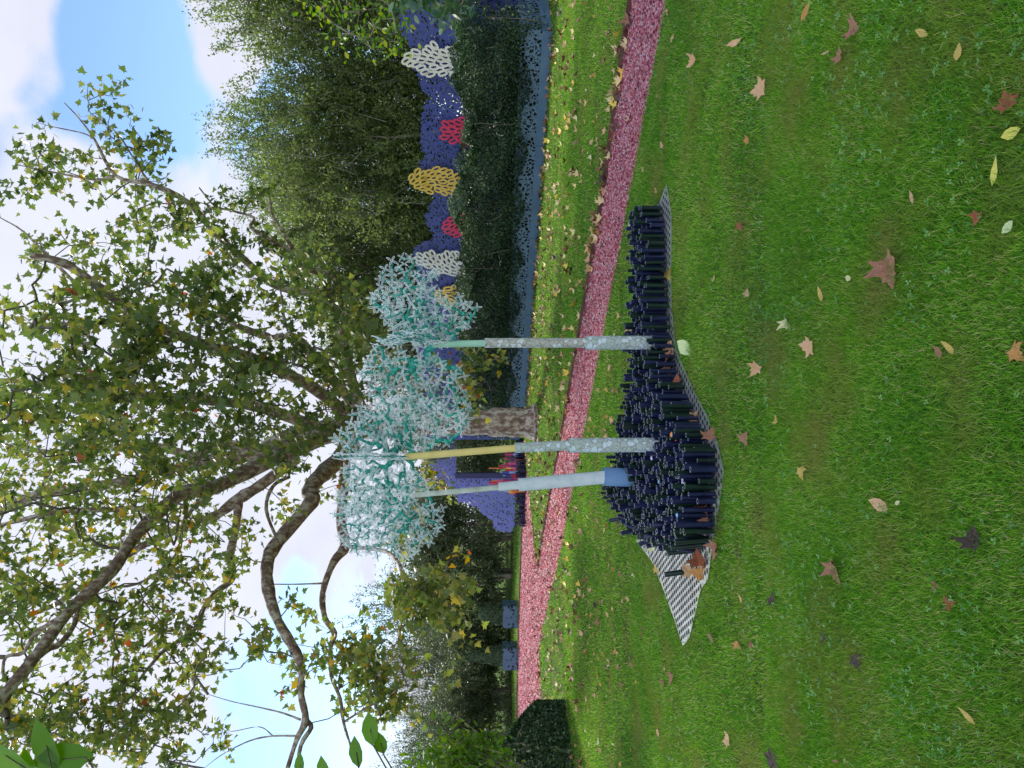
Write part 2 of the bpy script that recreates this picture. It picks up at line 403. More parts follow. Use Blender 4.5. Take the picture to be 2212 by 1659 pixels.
for k, (a, b) in LEAFC.items(): MT['dead_' + k] = mat('fallen_leaf_' + k, a, b, scale=22, rough=0.7, bump=0.5, bscale=30)

# plane bark: mottled brown / grey flakes
m, nt2, o2 = newmat('plane_bark'); L2 = nt2.links.new
p = N(nt2, 'ShaderNodeBsdfPrincipled'); p.inputs['Roughness'].default_value = 0.85
t = N(nt2, 'ShaderNodeTexCoord'); mp = N(nt2, 'ShaderNodeMapping'); mp.inputs['Scale'].default_value = (1, 1, 0.55); L2(t.outputs['Object'], mp.inputs[0])
n1 = N(nt2, 'ShaderNodeTexNoise'); n1.inputs['Scale'].default_value = 9; n1.inputs['Detail'].default_value = 8; n1.inputs['Roughness'].default_value = 0.65; L2(mp.outputs[0], n1.inputs['Vector'])
r1 = ramp(nt2, [(0.36, (0.12, 0.075, 0.055)), (0.46, (0.22, 0.155, 0.125)), (0.51, (0.27, 0.20, 0.165)), (0.54, (0.42, 0.37, 0.31)), (0.64, (0.52, 0.49, 0.42))]); L2(n1.outputs[0], r1.inputs[0])
b = N(nt2, 'ShaderNodeBump'); b.inputs['Strength'].default_value = 0.5; b.inputs['Distance'].default_value = 0.03; L2(n1.outputs[0], b.inputs['Height'])
L2(r1.outputs[0], p.inputs['Base Color']); L2(b.outputs[0], p.inputs['Normal']); L2(p.outputs[0], o2.inputs[0]); MT['bark'] = m

# pink crushed stone
m, nt2, o2 = newmat('pink_stone_chips'); L2 = nt2.links.new
p = N(nt2, 'ShaderNodeBsdfPrincipled'); p.inputs['Roughness'].default_value = 0.95; p.inputs['Specular IOR Level'].default_value = 0.06
t = N(nt2, 'ShaderNodeTexCoord'); v = N(nt2, 'ShaderNodeTexVoronoi'); v.inputs['Scale'].default_value = 45; L2(t.outputs['Object'], v.inputs['Vector'])
GR = [(0.0, (0.05, 0.015, 0.022)), (0.2, (0.17, 0.04, 0.06)), (0.42, (0.33, 0.07, 0.095)), (0.65, (0.43, 0.15, 0.17)), (0.85, (0.56, 0.38, 0.40)), (1, (0.26, 0.22, 0.24))]
r1 = ramp(nt2, GR); L2(v.outputs['Color'], r1.inputs[0])
b = N(nt2, 'ShaderNodeBump'); b.inputs['Strength'].default_value = 0.7; b.inputs['Distance'].default_value = 0.01; L2(v.outputs['Distance'], b.inputs['Height'])
L2(r1.outputs[0], p.inputs['Base Color']); L2(b.outputs[0], p.inputs['Normal']); L2(p.outputs[0], o2.inputs[0]); MT['gravel'] = m
MT['chips'] = leafmat('stone_chip', GR, 0.0, 0.9, spec=0.08)

# white perforated sheet on the ground, round holes in a staggered grid
m, nt2, o2 = newmat('punched_sheet'); L2 = nt2.links.new
p = N(nt2, 'ShaderNodeBsdfPrincipled'); p.inputs['Roughness'].default_value = 0.35; p.inputs['Metallic'].default_value = 0.6
t = N(nt2, 'ShaderNodeTexCoord'); n1 = N(nt2, 'ShaderNodeTexNoise'); n1.inputs['Scale'].default_value = 7; n1.inputs['Detail'].default_value = 5; L2(t.outputs['Object'], n1.inputs['Vector'])
r1 = ramp(nt2, [(0.35, (0.30, 0.33, 0.34)), (0.6, (0.52, 0.56, 0.57))]); L2(n1.outputs[0], r1.inputs[0]); L2(r1.outputs[0], p.inputs['Base Color']); L2(p.outputs[0], o2.inputs[0])
MT['plate'] = m
MT['holes'] = mat('hole_dark_soil', (0.012, 0.012, 0.008), (0.02, 0.022, 0.012), rough=0.9)

# ------------------------------------------------------------------ ground, lawns, path
def sheet(name, pts, z, m, kind='structure'):
    me = pymesh([(p[0], p[1], z) for p in pts], [list(range(len(pts)))]); o = link(name, me, m); o['kind'] = kind; return o


def curve2(pts, n=6):
    p, _ = smooth_path([(q.x, q.y, q.z) for q in pts], [1] * len(pts), n); return [Vector(x) for x in p]


n = 60; gx = np.concatenate([[-1500, -400], np.linspace(-60, 60, n), [400, 1500]]); gy = np.concatenate([[-1500, -300], np.linspace(-20, 90, n), [400, 1500]])
X, Y = np.meshgrid(gx, gy); nx = len(gx)
i, j = np.meshgrid(np.arange(nx - 1), np.arange(len(gy) - 1)); a = (j * nx + i).ravel()
me = fastmesh(np.stack([X.ravel(), Y.ravel(), np.zeros(X.size)], 1), np.stack([a, a + 1, a + nx + 1, a + nx], 1))
o = link('ground', me, MT['soil']); o['kind'] = 'structure'

LZ = 0.045   # the lawn behind the edging is higher than the path
far_edge = curve2([G(V, sy) for V, sy in [(1452, -560), (1408, -260), (1367, 0), (1306, 415), (1275, 600), (1236, 823), (1208, 980), (1175.5, 1152), (1164.5, 1223)]])
near_edge = curve2([G(V, sy) for V, sy in [(1552, -560), (1492, -260), (1441, 0), (1363, 412), (1284, 823), (1253, 980), (1212, 1186), (1199, 1244), (1184, 1305), (1171, 1366), (1165, 1412), (1167, 1458), (1169, 1540), (1169, 1700)]])
tip = G(1164.5, 1223)
w_up = [G(V, sy) for V, sy in [(1164.2, 1223), (1154.7, 1143), (1147, 1057), (1141.5, 1010)]]
b_up = [G(V, sy) for V, sy in [(1140, 960), (1134.8, 1081), (1129, 1152), (1122.7, 1335), (1119.6, 1427), (1119, 1519), (1119, 1700)]]
path_poly = near_edge + [b_up[-1], b_up[-2], b_up[-3], b_up[-4], b_up[-5], b_up[-6], b_up[0]] + w_up[::-1] + far_edge[::-1][1:]
sheet('path', path_poly, 0.004, MT['gravel'])

# raised lawn between the path and the planted wall (with the wedge), and the far strip
back_r = [G(1141.0, 960), Vector((2, 60, 0)), Vector((60, 60, 0)), Vector((60, far_edge[0].y, 0))]
lawn_pts = [far_edge[0]] + far_edge[1:] + w_up[1:] + back_r
sheet('lawn', lawn_pts, LZ, MT['soil'])
strip_pts = [b_up[0]] + b_up[1:] + [Vector((-60, b_up[-1].y, 0)), Vector((-60, 75, 0)), Vector((1.5, 75, 0)), Vector((1.5, b_up[0].y + 3, 0))]
sheet('lawn', strip_pts, LZ + .004, MT['soil'])


def edging(pts, label, th=0.012, top=LZ + 0.014):
    P = [Vector((q.x, q.y, 0)) for q in pts]; v = []; f = []
    for i, q in enumerate(P):
        t_ = (P[min(i + 1, len(P) - 1)] - P[max(i - 1, 0)]).normalized(); nn = Vector((-t_.y, t_.x, 0)) * th / 2
        v += [q + nn + Vector((0, 0, -.05)), q - nn + Vector((0, 0, -.05)), q - nn + Vector((0, 0, top)), q + nn + Vector((0, 0, top))]
    k = len(P)
    for i in range(k - 1):
        a = i * 4
        for s in range(4): f.append((a + s, a + (s + 1) % 4, a + 4 + (s + 1) % 4, a + 4 + s))
    f += [(0, 1, 2, 3), ((k - 1) * 4 + 3, (k - 1) * 4 + 2, (k - 1) * 4 + 1, (k - 1) * 4)]
    o = link('path_edging', pymesh(v, f), MT['edging'])
    tag(o, label, 'edging', 'rusty steel edging of the pink path')


edging(far_edge, 'rusty steel edging strip along the long pink path below the wall')
edging(w_up, 'short rusty edging on the far side of the grass wedge')
edging(b_up, 'thin rusty edging along the far side of the pink path by the pots')


# ---- grass blades
def inpoly(x, y, poly):
    px = np.array([p[0] for p in poly]); py = np.array([p[1] for p in poly]); n = len(px); c = np.zeros(len(x), bool); j = n - 1
    for i in range(n):
        c ^= ((py[i] > y) != (py[j] > y)) & (x < (px[j] - px[i]) * (y - py[i]) / (py[j] - py[i] + 1e-12) + px[i]); j = i
    return c


plate_px = [(1375, 1167), (1410, 1213), (1435, 1274), (1458.6, 1338.6), (1477, 1396), (1491, 1378), (1502.5, 1331.6), (1516, 1274), (1532, 1250), (1541, 1181), (1556, 1096), (1566.5, 1019),
            (1558, 980), (1552, 953), (1539, 925), (1529.5, 895), (1500, 842), (1479, 792), (1462, 750), (1454, 675), (1452, 596), (1453, 516), (1453, 463), (1442, 397)]
plate = [G(*q) for q in plate_px]
back_px = [(1425, 440), (1364, 450), (1362, 600), (1360, 768), (1345, 882), (1334, 940), (1323, 993), (1307, 1064), (1326, 1085), (1336, 1122), (1368, 1159)]
backp = [G(V, sy, 0.2) for V, sy in back_px[1:]]
plate_poly = plate + [G(1425, 440)] + [Vector((q.x, q.y + .05, 0)) for q in backp]


def scat_ground(n, y0, y1, margin=1.08, pw=2.0):
    """points in the view wedge, uniform in area between distances"""
    yy = np.sqrt(R.random(n) * (y1 ** 2 - y0 ** 2) + y0 ** 2)
    xx = (R.random(n) * 2 - 1) * 0.497 * yy * margin
    return xx, yy


blade = np.array([(-.5, 0, 0), (.5, 0, 0), (.38, .5, .05), (-.38, .5, .05), (.0, 1, .22)])
bf4 = np.array([(0, 1, 2, 3), (3, 2, 4, 4)])
allb = []
ppoly = [(q.x, q.y) for q in path_poly]; plp = [(q.x, q.y) for q in plate_poly]
lawnp = [(q.x, q.y) for q in lawn_pts]; stripp = [(q.x, q.y) for q in strip_pts]
for n, y0, y1, h, wd in [(250000, 1.9, 4.2, 0.030, .0024), (220000, 4.2, 8.0, 0.032, .0033), (130000, 8, 14, .036, .006), (70000, 14, 26, .04, .012), (16000, 26, 34, .05, .02)]:
    x, y = scat_ground(n, y0, y1)
    jx, jy = R.normal(size=(2, n)) * .024
    ok = ~inpoly(x + jx * 1.8, y + jy * 1.8, ppoly)
    inp = inpoly(x + jx, y + jy, plp); ok &= ~inp
    x, y = x[ok], y[ok]; m_ = len(x)
    z = np.where(inpoly(x, y, lawnp) | inpoly(x, y, stripp), LZ, 0.0)
    clump = np.sin(x * 5.1 + 1.3 * np.sin(y * 3.7)) * np.sin(y * 4.3 + 1.7 * np.sin(x * 2.9))
    hh = h * (0.55 + 0.9 * R.random(m_)) * (1 + 0.25 * clump)
    lean = R.normal(size=(m_, 2)) * (0.70 + .35 * clump[:, None])
    tan = unit(np.column_stack([lean, np.ones(m_)]))
    ph = R.random(m_) * 6.283; side = np.column_stack([np.cos(ph), np.sin(ph), np.zeros(m_)])
    nor = unit(np.cross(side, tan))
    sx = unit(np.cross(tan, nor)); tv = blade
    P = tv[None, :, 0, None] * sx[:, None] * wd + tv[None, :, 1, None] * tan[:, None] * hh[:, None, None] + tv[None, :, 2, None] * nor[:, None] * hh[:, None, None] * 2
    P += np.column_stack([x, y, z])[:, None]
    # tris
    f = np.array([(0, 1, 2), (0, 2, 3), (3, 2, 4)])[None] + (np.arange(m_) * 5)[:, None, None]
    rn = np.clip(R.beta(1.25, 1.7, m_) + (R.random(m_) < 0.09) * 0.45 - 0.10 * clump, 0, 1)
    allb.append((P.reshape(-1, 3), f.reshape(-1, 3), np.repeat(rn, 3)))
v, f, r = merge(allb)
tag(link('grass', fastmesh(v, f, r), MT['grass']), 'short green mown lawn grass', 'grass', kind='stuff')

# clover among the grass
leaf3 = []; l3f = []
for k in range(3):
    a = k * 2.094; d = np.array([math.cos(a), math.sin(a)]); s = np.array([-d[1], d[0]]); b0 = len(leaf3)
    for u, w_, zz_ in [(0, 0, 0), (.7, .42, .12), (1.0, .18, .15), (.86, 0, .08), (1.0, -.18, .15), (.7, -.42, .12)]: leaf3.append((*(d * u + s * w_), zz_))
    l3f += [(b0, b0 + 1, b0 + 2, b0 + 3), (b0, b0 + 3, b0 + 4, b0 + 5)]
cs = []
for n, y0, y1, s in [(1900, 2.0, 4.5, .010), (1500, 4.5, 8, .011)]:
    x, y = scat_ground(n * 3, y0, y1)
    k = np.sin(x * 3.1 + 2 * np.sin(y * 2.2)) * np.sin(y * 3.3 + x) + R.normal(size=len(x)) * .5
    ok = (k > 0.35) & ~inpoly(x, y, ppoly) & ~inpoly(x, y, plp); x, y = x[ok][:n], y[ok][:n]
    nn = np.column_stack([R.normal(size=(len(x), 2)) * .35, np.ones(len(x))])
    cs.append(scatter(leaf3, l3f, np.column_stack([x, y, .026 + .012 * R.random(len(x))]), nn, np.column_stack([R.normal(size=(len(x), 2)), np.zeros(len(x))]), s * (0.7 + .7 * R.random(len(x)))))
v, f, r = merge(cs)
tag(link('clover', fastmesh(v, f, r), MT['clover']), 'small clover leaves scattered through the near lawn', 'clover', kind='stuff')

# stone chips on the path
xs = R.uniform(-14, 8, 400000); ys = R.uniform(5.5, 33, 400000)
ok = inpoly(xs, ys, ppoly) & (np.abs(xs) < ys * .56) & (R.random(len(xs)) < np.clip(130 / (ys ** 2), .12, 1)); xs, ys = xs[ok][:45000], ys[ok][:45000]
chip = [(-.5, -.4, 0), (.5, -.3, 0), (.1, .5, 0), (0.05, 0, .55)]; chf = [(0, 1, 3), (1, 2, 3), (2, 0, 3)]
v, f, r = scatter(chip, chf, np.column_stack([xs, ys, np.full(len(xs), .004)]), np.column_stack([R.normal(size=(len(xs), 2)) * .25, np.ones(len(xs))]),
                  np.column_stack([R.normal(size=(len(xs), 2)), np.zeros(len(xs))]), (.016 + .018 * R.random(len(xs))) * np.clip(ys / 9, 1, 2))
tag(link('gravel', fastmesh(v, f, r), MT['chips']), 'loose crushed pink stone chips covering the path', 'gravel', kind='stuff')

# ------------------------------------------------------------------ punched sheet under the tubes
o = link('perforated_sheet', pymesh([(q.x, q.y, 0.008) for q in plate_poly], [list(range(len(plate_poly)))]), MT['plate'])
tag(o, 'white sheet punched with round holes under the dark tubes, bare at its left tip', 'metal sheet')
# its holes, cut through to the soil
hv = []; hf = []
x0, x1, y0, y1 = -3, 2.5, 4.5, 9
row = 0; yy = y0
while yy < y1:
    xx = x0 + (row % 2) * .03
    while xx < x1:
        hv.append((xx, yy)); xx += .06
    yy += .052; row += 1
hv = np.array(hv); inn = np.ones(len(hv), bool)
for dx, dy in [(.02, 0), (-.02, 0), (0, .02), (0, -.02)]: inn &= inpoly(hv[:, 0] + dx, hv[:, 1] + dy, plp)
hv = hv[inn]
th = np.arange(10) / 10 * 6.2832
P = np.stack([hv[:, 0, None] + np.cos(th) * .0185, hv[:, 1, None] + np.sin(th) * .0185, np.full((len(hv), 10), .0105)], -1).reshape(-1, 3)
o2_ = link('hole', fastmesh(P, (np.arange(10)[None] + (np.arange(len(hv)) * 10)[:, None])), MT['holes'], o)
tag(o2_, kind='stuff')
print('holes', len(hv))

# ------------------------------------------------------------------ dark tubes
bed = [(q.x, q.y) for q in [G(V, sy) for V, sy in [(1432, 447), (1440, 490), (1444, 569), (1446, 648), (1453, 728), (1465, 794), (1490, 855), (1501, 882), (1537, 950), (1548, 966),
       (1555, 1006), (1550, 1072), (1546, 1151), (1520, 1191)]] + [G(V, sy, .2) for V, sy in [(1437, 1191), (1368, 1159), (1336, 1122), (1326, 1085), (1307, 1064), (1323, 993), (1334, 940), (1345, 882), (1360, 768), (1362, 600), (1364, 450)]]]
POLES = [at(1355, 1030, 7.2), at(1410, 960.5, 6.2), at(1396, 740, 6.45)]
pts = []
cand = R.uniform((-3, 4.5), (2.5, 9), (60000, 2)); cand = cand[inpoly(cand[:, 0], cand[:, 1], bed)]
prad = [0.12, .085, .085]
arr = np.zeros((2000, 2)); k = 0
for c in cand:
    if k and np.min(np.sum((arr[:k] - c) ** 2, 1)) < .0455 ** 2: continue
    if any((c[0] - p.x) ** 2 + (c[1] - p.y) ** 2 < r_ ** 2 for p, r_ in zip(POLES, prad)): continue
    arr[k] = c; k += 1
tubes = arr[:k]
print('tubes', k)


def pipe_mesh(r, h, k=16, wall=.0042, r2=None):
    v = []; f = []; mi = []
    rings = [(r, 0), (r, h), (r - wall, h), (r - wall, max(h - .09, .01))]
    for rr, z in rings:
        for j in range(k): a = j / k * 6.28318; v.append((rr * math.cos(a), rr * math.sin(a), z))
    for s in range(3):
        for j in range(k): f.append((s * k + j, s * k + (j + 1) % k, (s + 1) * k + (j + 1) % k, (s + 1) * k + j)); mi.append(1 if s == 1 else 0)
    f.append(tuple(3 * k + j for j in range(k))); mi.append(0)
    me = pymesh(v, f); me.shade_smooth()
    me.polygons.foreach_set('material_index', mi)
    at_ = me.attributes.new('sharp_edge', 'BOOLEAN', 'EDGE')
    for e in me.edges:
        a_, b_ = e.vertices; s1, s2 = a_ // k, b_ // k
        if s1 == s2 and s1 in (0, 1, 2, 3): at_.data[e.index].value = True
    return me


order = np.argsort(-1 / (tubes[:, 1]))   # nearest (largest) first
hts = []
protos = {}
for key, mm in [('navy', ['navy', 'rim_navy']), ('green', ['black_green', 'rim_green'])]:
    for q in range(7):
        for rr in (.0165, .0195, .0140):
            me = pipe_mesh(rr, .12 + q * .029); [me.materials.append(MT[z]) for z in mm]; protos[(key, q, rr)] = me
rest = []
plugs = dict()
for idx, i in enumerate(order):
    x, y = tubes[i]
    key = 'navy' if R.random() < .55 else 'green'; q = int(np.clip(R.normal(2.9, 1.3), 0, 6)); rr = [.0165, .0165, .0195, .0195, .0140][R.integers(5)]
    mm = protos[(key, q, rr)]; h = .12 + q * .029
    left = x < G(1519, 1175).x + 0.10
    lean = (R.normal() * (.10 if left else .012), R.normal() * (.14 if left else .012))
    plug = None
    if R.random() < .045: plug = ['plug_orange', 'plug_red', 'plug_blue', 'plug_lilac', 'plug_pink'][R.integers(5)]
    if idx < 300:
        o = bpy.data.objects.new('tube', mm); col.objects.link(o); o.location = (x, y, .0125); o.rotation_euler = (lean[0], lean[1], R.random() * 6)
        colr = 'navy blue' if key == 'navy' else 'blackish green'
        hw = ['very short', 'short', 'fairly short', 'medium', 'fairly tall', 'tall', 'very tall'][q]; wd_ = {.0165: 'mid-width', .0195: 'wide', .0140: 'thin'}[rr]
        psy = 829.5 - x / y * F
        reg = 'right end of the right row' if psy < 560 else 'middle of the right row' if psy < 690 else 'foot of the right pole' if psy < 790 else 'bed between right and middle poles' if psy < 900 else 'front of the middle pole' if psy < 985 else 'front of the blue base sleeve' if psy < 1065 else 'leaning left end of the bed' if psy > 1130 else 'bed left of the blue sleeve'
        tag(o, f'{hw} {wd_} {colr} tube, {"outer rim" if idx < 70 else "inside"}, {reg}', 'tube', 'dark upright tubes on the punched sheet')
        if plug:
            c = {'plug_orange': 'orange', 'plug_red': 'red', 'plug_blue': 'pale blue', 'plug_lilac': 'lilac', 'plug_pink': 'pink'}[plug]
            o['label'] = f'{hw} {colr} tube with a {c} plug, {reg}'
            pv = []; pf = []; kk = 14
            for rr_, z in [(rr - .004, h - .004), (rr - .004, h + .004), (rr - .007, h + .008)]:
                for j in range(kk): a = j / kk * 6.28318; pv.append((rr_ * math.cos(a), rr_ * math.sin(a), z))
            for s in range(2):
                for j in range(kk): pf.append((s * kk + j, s * kk + (j + 1) % kk, (s + 1) * kk + (j + 1) % kk, (s + 1) * kk + j))
            pf.append(tuple(2 * kk + j for j in range(kk)))
            pl = bpy.data.objects.new('plug', pymesh(pv, pf)); pl.data.materials.append(MT[plug]); col.objects.link(pl); pl.parent = o
    else:
        rest.append((x, y, mm, key, lean, h, rr, plug))


def join_copies(items, name, mats):
    V = []; Fq = []; mi = []; o = 0
    for me, mtx, mo in items:
        vv = np.array([v.co for v in me.vertices]); A = np.array(mtx)
        V.append(vv @ A[:3, :3].T + A[:3, 3])
        for pol in me.polygons: Fq.append([q + o for q in pol.vertices]); mi.append(mo + pol.material_index)
        o += len(vv)
    me = pymesh(np.concatenate(V), Fq); [me.materials.append(x) for x in mats]; me.polygons.foreach_set('material_index', mi); return me


from mathutils import Euler
items = []
for x, y, mm, key, lean, h, rr, plug in rest:
    items.append((mm, Matrix.Translation((x, y, .0125)) @ Euler((lean[0], lean[1], 0)).to_matrix().to_4x4(), 0 if key == 'navy' else 2))
me = join_copies(items, 'tubes', [MT['navy'], MT['rim_navy'], MT['black_green'], MT['rim_green']])
o = link('tubes', me); tag(o, 'further dark navy and green tubes at the back of the tube bed', 'tubes', kind='stuff')
# the loner that leans over the bare tip of the sheet
o = bpy.data.objects.new('tube', protos[('green', 3, .0195)]); col.objects.link(o); g = G(1500, 1233); o.location = (g.x, g.y, .0125); o.rotation_euler = (-.1, -.15, 0)
tag(o, 'single dark tube standing apart on the bare left part of the sheet', 'tube', 'dark upright tubes on the punched sheet')

# ------------------------------------------------------------------ the three tree sculptures
def pole_piece(parent, p0, p1, r, m, label=None, k=28):
    ax = (p1 - p0); h = ax.length; me = pipe_mesh(r, h, k, .004)
    me.materials.append(m); me.materials.append(m)
    o = bpy.data.objects.new('pole_section', me); col.objects.link(o)
    q = ax.to_track_quat('Z', 'Y'); mtx = Matrix.Translation(p0) @ q.to_matrix().to_4x4()
    o.parent = parent; o.matrix_parent_inverse = Matrix.Translation(parent.location).inverted(); o.matrix_basis = mtx
    if label: o['label'] = label
    return o


def flower_mesh(np_=4):
    v = []; f = []
    m_ = 8
    for k in range(np_):
        a = k * 6.28318 / np_; d = np.array([math.cos(a), math.sin(a)]); s = np.array([-d[1], d[0]]); b0 = len(v)
        L_ = 1.0 if k % 2 == 0 else .82
        for lay, zt in ((0, .035), (1, -.035)):
            for sc in (1.0, .50):
                for j in range(m_):
                    tt = j / m_; ang = tt * 6.28318
                    u = .52 + .48 * math.cos(ang) * (1 if sc == 1 else .80); w_ = .158 * math.sin(ang) * sc * (1 - .25 * math.cos(ang) ** 2)
                    lift = .10 * math.sin(u * 3.1)
                    v.append((*(d * u * L_ + s * w_), zt + lift))
        for j in range(m_):
            j2 = (j + 1) % m_
            o0, i0, o1, i1 = b0, b0 + m_, b0 + 2 * m_, b0 + 3 * m_
            f += [(o0 + j, o0 + j2, i0 + j2, i0 + j), (o1 + j, i1 + j, i1 + j2, o1 + j2), (o0 + j, o1 + j, o1 + j2, o0 + j2), (i0 + j, i0 + j2, i1 + j2, i1 + j)]
    return v, f


FL = [flower_mesh(4), flower_mesh(5)]
FLm = []
for v, f in FL:
    me = pymesh(v, f); me.materials.append(MT['flower']); FLm.append(me)


def sculpture(name_label, pole_pts, plates, pale_plate=None):
    """pole_pts: [(p0,p1,r,mat,label)], plates: list of dict(az, z0 list, poly px) """
    root = empty('tree_sculpture', pole_pts[0][0]); tag(root, name_label, 'sculpture', 'sculpted trees rising from the tube bed')
    for p0, p1, r, m_, lb in pole_pts: pole_piece(root, p0, p1, r, m_, lb)
    fl = []
    for pl in plates:
        ax0 = pl['root']; az = math.radians(pl['az']); dirv = Vector((math.cos(az), math.sin(az), 0)); nrmv = Vector((-math.sin(az), math.cos(az), 0))
        if 'px' in pl:
            P3 = [on_plane(V, sy, ax0[0], nrmv) for V, sy in pl['px']]
            poly = [((q - ax0[0]).dot(dirv), q.z) for q in P3]
        else: poly = pl['rz']
        xs = [q[0] for q in poly]; zs = [q[1] for q in poly]
        C = R.uniform((min(xs) - .05, min(zs) - .05), (max(xs) + .05, max(zs) + .05), (5000, 2)); kx = .045 * np.sin(C[:, 1] * 31 + 1.7 * np.sin(C[:, 0] * 22)); kz = .045 * np.sin(C[:, 0] * 27 + 2 * np.sin(C[:, 1] * 19)); C = C[inpoly(C[:, 0] + kx, C[:, 1] + kz, poly)]
        acc = []
        for c in C:
            if acc and min((c[0] - a_[0]) ** 2 + (c[1] - a_[1]) ** 2 for a_ in acc) < (pl.get('sp', .047) * .95) ** 2: continue
            acc.append(c)
        base = np.array(ax0[0]); D = np.array(dirv); Nn = np.array(nrmv)
        pts3 = [base * [1, 1, 0] + D * a_[0] + np.array([0, 0, a_[1]]) for a_ in acc]
        if not pts3: continue
        roots = [np.array(q) for q in ax0]
        arr, par, w = grow(roots, pts3, bend=.0)
        # wiggle in the plane of the plate
        wig = R.normal(size=(len(arr), 2)) * .010
        for i in range(len(roots), len(arr)): arr[i] = arr[i] + D * wig[i, 0] + np.array([0, 0, wig[i, 1]])
        # smooth paths from each leaf tip down: emit per edge ribbons, widths by weight
        lst = [tube(roots, [.006] * len(roots), flat=.0045, nrmv=Nn)]
        for i in range(len(roots), len(arr)):
            a_ = arr[par[i]]; b_ = arr[i]
            wa = .0024 + .0021 * math.sqrt(w[i]); wb = .0024 + .0021 * math.sqrt(max(w[i] - 1, .4))
            mid = (a_ + b_) / 2 + D * R.normal() * .004 + np.array([0, 0, R.normal() * .004])
            ex = unit(b_ - a_) * min(.006, wa)
            lst.append(tube([a_ - ex, mid, b_ + ex], [wa, (wa + wb) / 2 * (1.15 if R.random() < .5 else .85), wb], flat=.0022 + R.random() * .0012, nrmv=Nn))
        link('branch_plate', tubes_mesh(lst), MT['teal'], root)
        for q in pts3:
            sd_ = 1 if R.random() < .62 else -1
            toc = -np.sign(np.dot(Nn, q)) * sd_
            q = q + D * R.normal() * .008 + np.array([0, 0, R.normal() * .008]); fl.append((q + Nn * toc * (.008 + .010 * R.random()), Nn * toc + R.normal(size=3) * .22, R.normal(size=3), .046 + .015 * R.random(), pl.get('fs', 1.0)))
    R.shuffle(fl) if False else random.shuffle(fl)
    fl.sort(key=lambda q: np.linalg.norm(q[0][:2]))
    print('flowers', len(fl))
    step = max(1, len(fl) // 100)
    chosen = set(list(range(0, len(fl), step))[:100])
    lst = []
    for i, (p_, n_, t_, s_, fs) in enumerate(fl):
        n_ = unit(n_); t_ = unit(np.cross(n_, t_)); sx = np.cross(t_, n_)
        s_ = s_ * fs
        if i in chosen:
            o = bpy.data.objects.new('flower', FLm[i % 5 == 0]); col.objects.link(o); o.parent = root; o.matrix_parent_inverse = Matrix.Translation(root.location).inverted()
            mm = Matrix(((sx[0], t_[0], n_[0], p_[0]), (sx[1], t_[1], n_[1], p_[1]), (sx[2], t_[2], n_[2], p_[2]), (0, 0, 0, 1))) @ Matrix.Scale(s_, 4)
            o.matrix_basis = mm
        else:
            v, f = FL[1 if i % 5 == 0 else 0]
            lst.append(scatter(v, f, [p_], [n_], [t_], s_))
    if lst:
        v, f, r = merge(lst); o = link('flowers', fastmesh(v, f, r), MT['flower'], root); tag(o, kind='stuff')
    return root


def PP(V, sy, Y): return at(V, sy, Y)


# left sculpture: blue base, plain pale pole
Y1 = 7.2
b0 = PP(1355, 1031, Y1); b0g = Vector((b0.x - .01, b0.y, 0.0))
s1 = [(b0g, PP(1303, 1029.5, Y1), .086, MT['base_blue'], 'wide mid-blue base sleeve'),
      (PP(1303, 1031, Y1) - Vector((0, 0, .02)), PP(1120, 1047.5, Y1), .061, MT['pale_pole'], 'long pale grey pole section'),
      (PP(1121, 1047.5, Y1), PP(1077, 1051.5, Y1), .041, MT['pale_pole'], 'short pale collar section'),
      (PP(1078, 1053, Y1), PP(880, 1071, Y1), .0245, MT['pale_thin'], 'thin mossy pale top section')]
r1_ = [PP(985, 1062, Y1), PP(925, 1067, Y1), PP(890, 1070, Y1)]
r1b = [PP(965, 1063, Y1), PP(930, 1066, Y1), PP(890, 1070, Y1)]
sculpture('left sculpted tree with blue base sleeve and plain pale pole', s1, [
    dict(root=r1_, az=168, px=[(742, 1062), (722, 1082), (732, 1140), (748, 1190), (800, 1197), (865, 1190), (888, 1214), (912, 1190), (925, 1165), (955, 1140), (955, 1095), (925, 1085), (905, 1075), (880, 1068)]),
    dict(root=r1_, az=12, px=[(742, 1060), (748, 1015), (800, 1005), (880, 1015), (925, 1030), (880, 1062)], sp=.055),
    dict(root=r1b, az=215, px=[(760, 1080), (765, 1150), (850, 1170), (900, 1150), (880, 1080)], sp=.07)])

Y2 = 6.2
b0 = PP(1410, 961, Y2); b0g = Vector((b0.x, b0.y, 0))
s2 = [(b0g, PP(1229, 962, Y2), .059, MT['camo'], 'wide lower section with patchwork bark print'),
      (PP(1231, 962, Y2), PP(1112, 967.5, Y2), .0405, MT['camo'], 'narrower patchwork section'),
      (PP(1114, 968, Y2), PP(874, 987, Y2), .0285, MT['yellow_pole'], 'long dull yellow top section')]
r2_ = [PP(1000, 977, Y2), PP(930, 982, Y2), PP(885, 986, Y2)]
# branches reach from the yellow pole to the left and to the right
sculpture('middle sculpted tree with dull yellow top and patchwork printed pole', s2, [
    dict(root=r2_, az=-10, px=[(800, 878), (770, 882), (745, 918), (733, 960), (760, 983), (870, 980), (930, 972), (965, 945), (1010, 915), (985, 880), (900, 866)]),
    dict(root=[PP(950, 980, Y2), PP(900, 984, Y2)], az=190, px=[(745, 997), (738, 1060), (765, 1110), (850, 1105), (900, 1075), (915, 1040), (890, 1000), (855, 992)]),
    dict(root=[PP(885, 986, Y2), PP(876, 987, Y2)], az=-84, rz=[(.02, 2.2), (.03, 2.68), (.20, 2.62), (.36, 2.50), (.42, 2.30), (.3, 2.2), (.15, 2.18)], sp=.05),
    dict(root=r2_, az=30, px=[(790, 890), (770, 930), (780, 975), (900, 970), (900, 900)], sp=.07)])

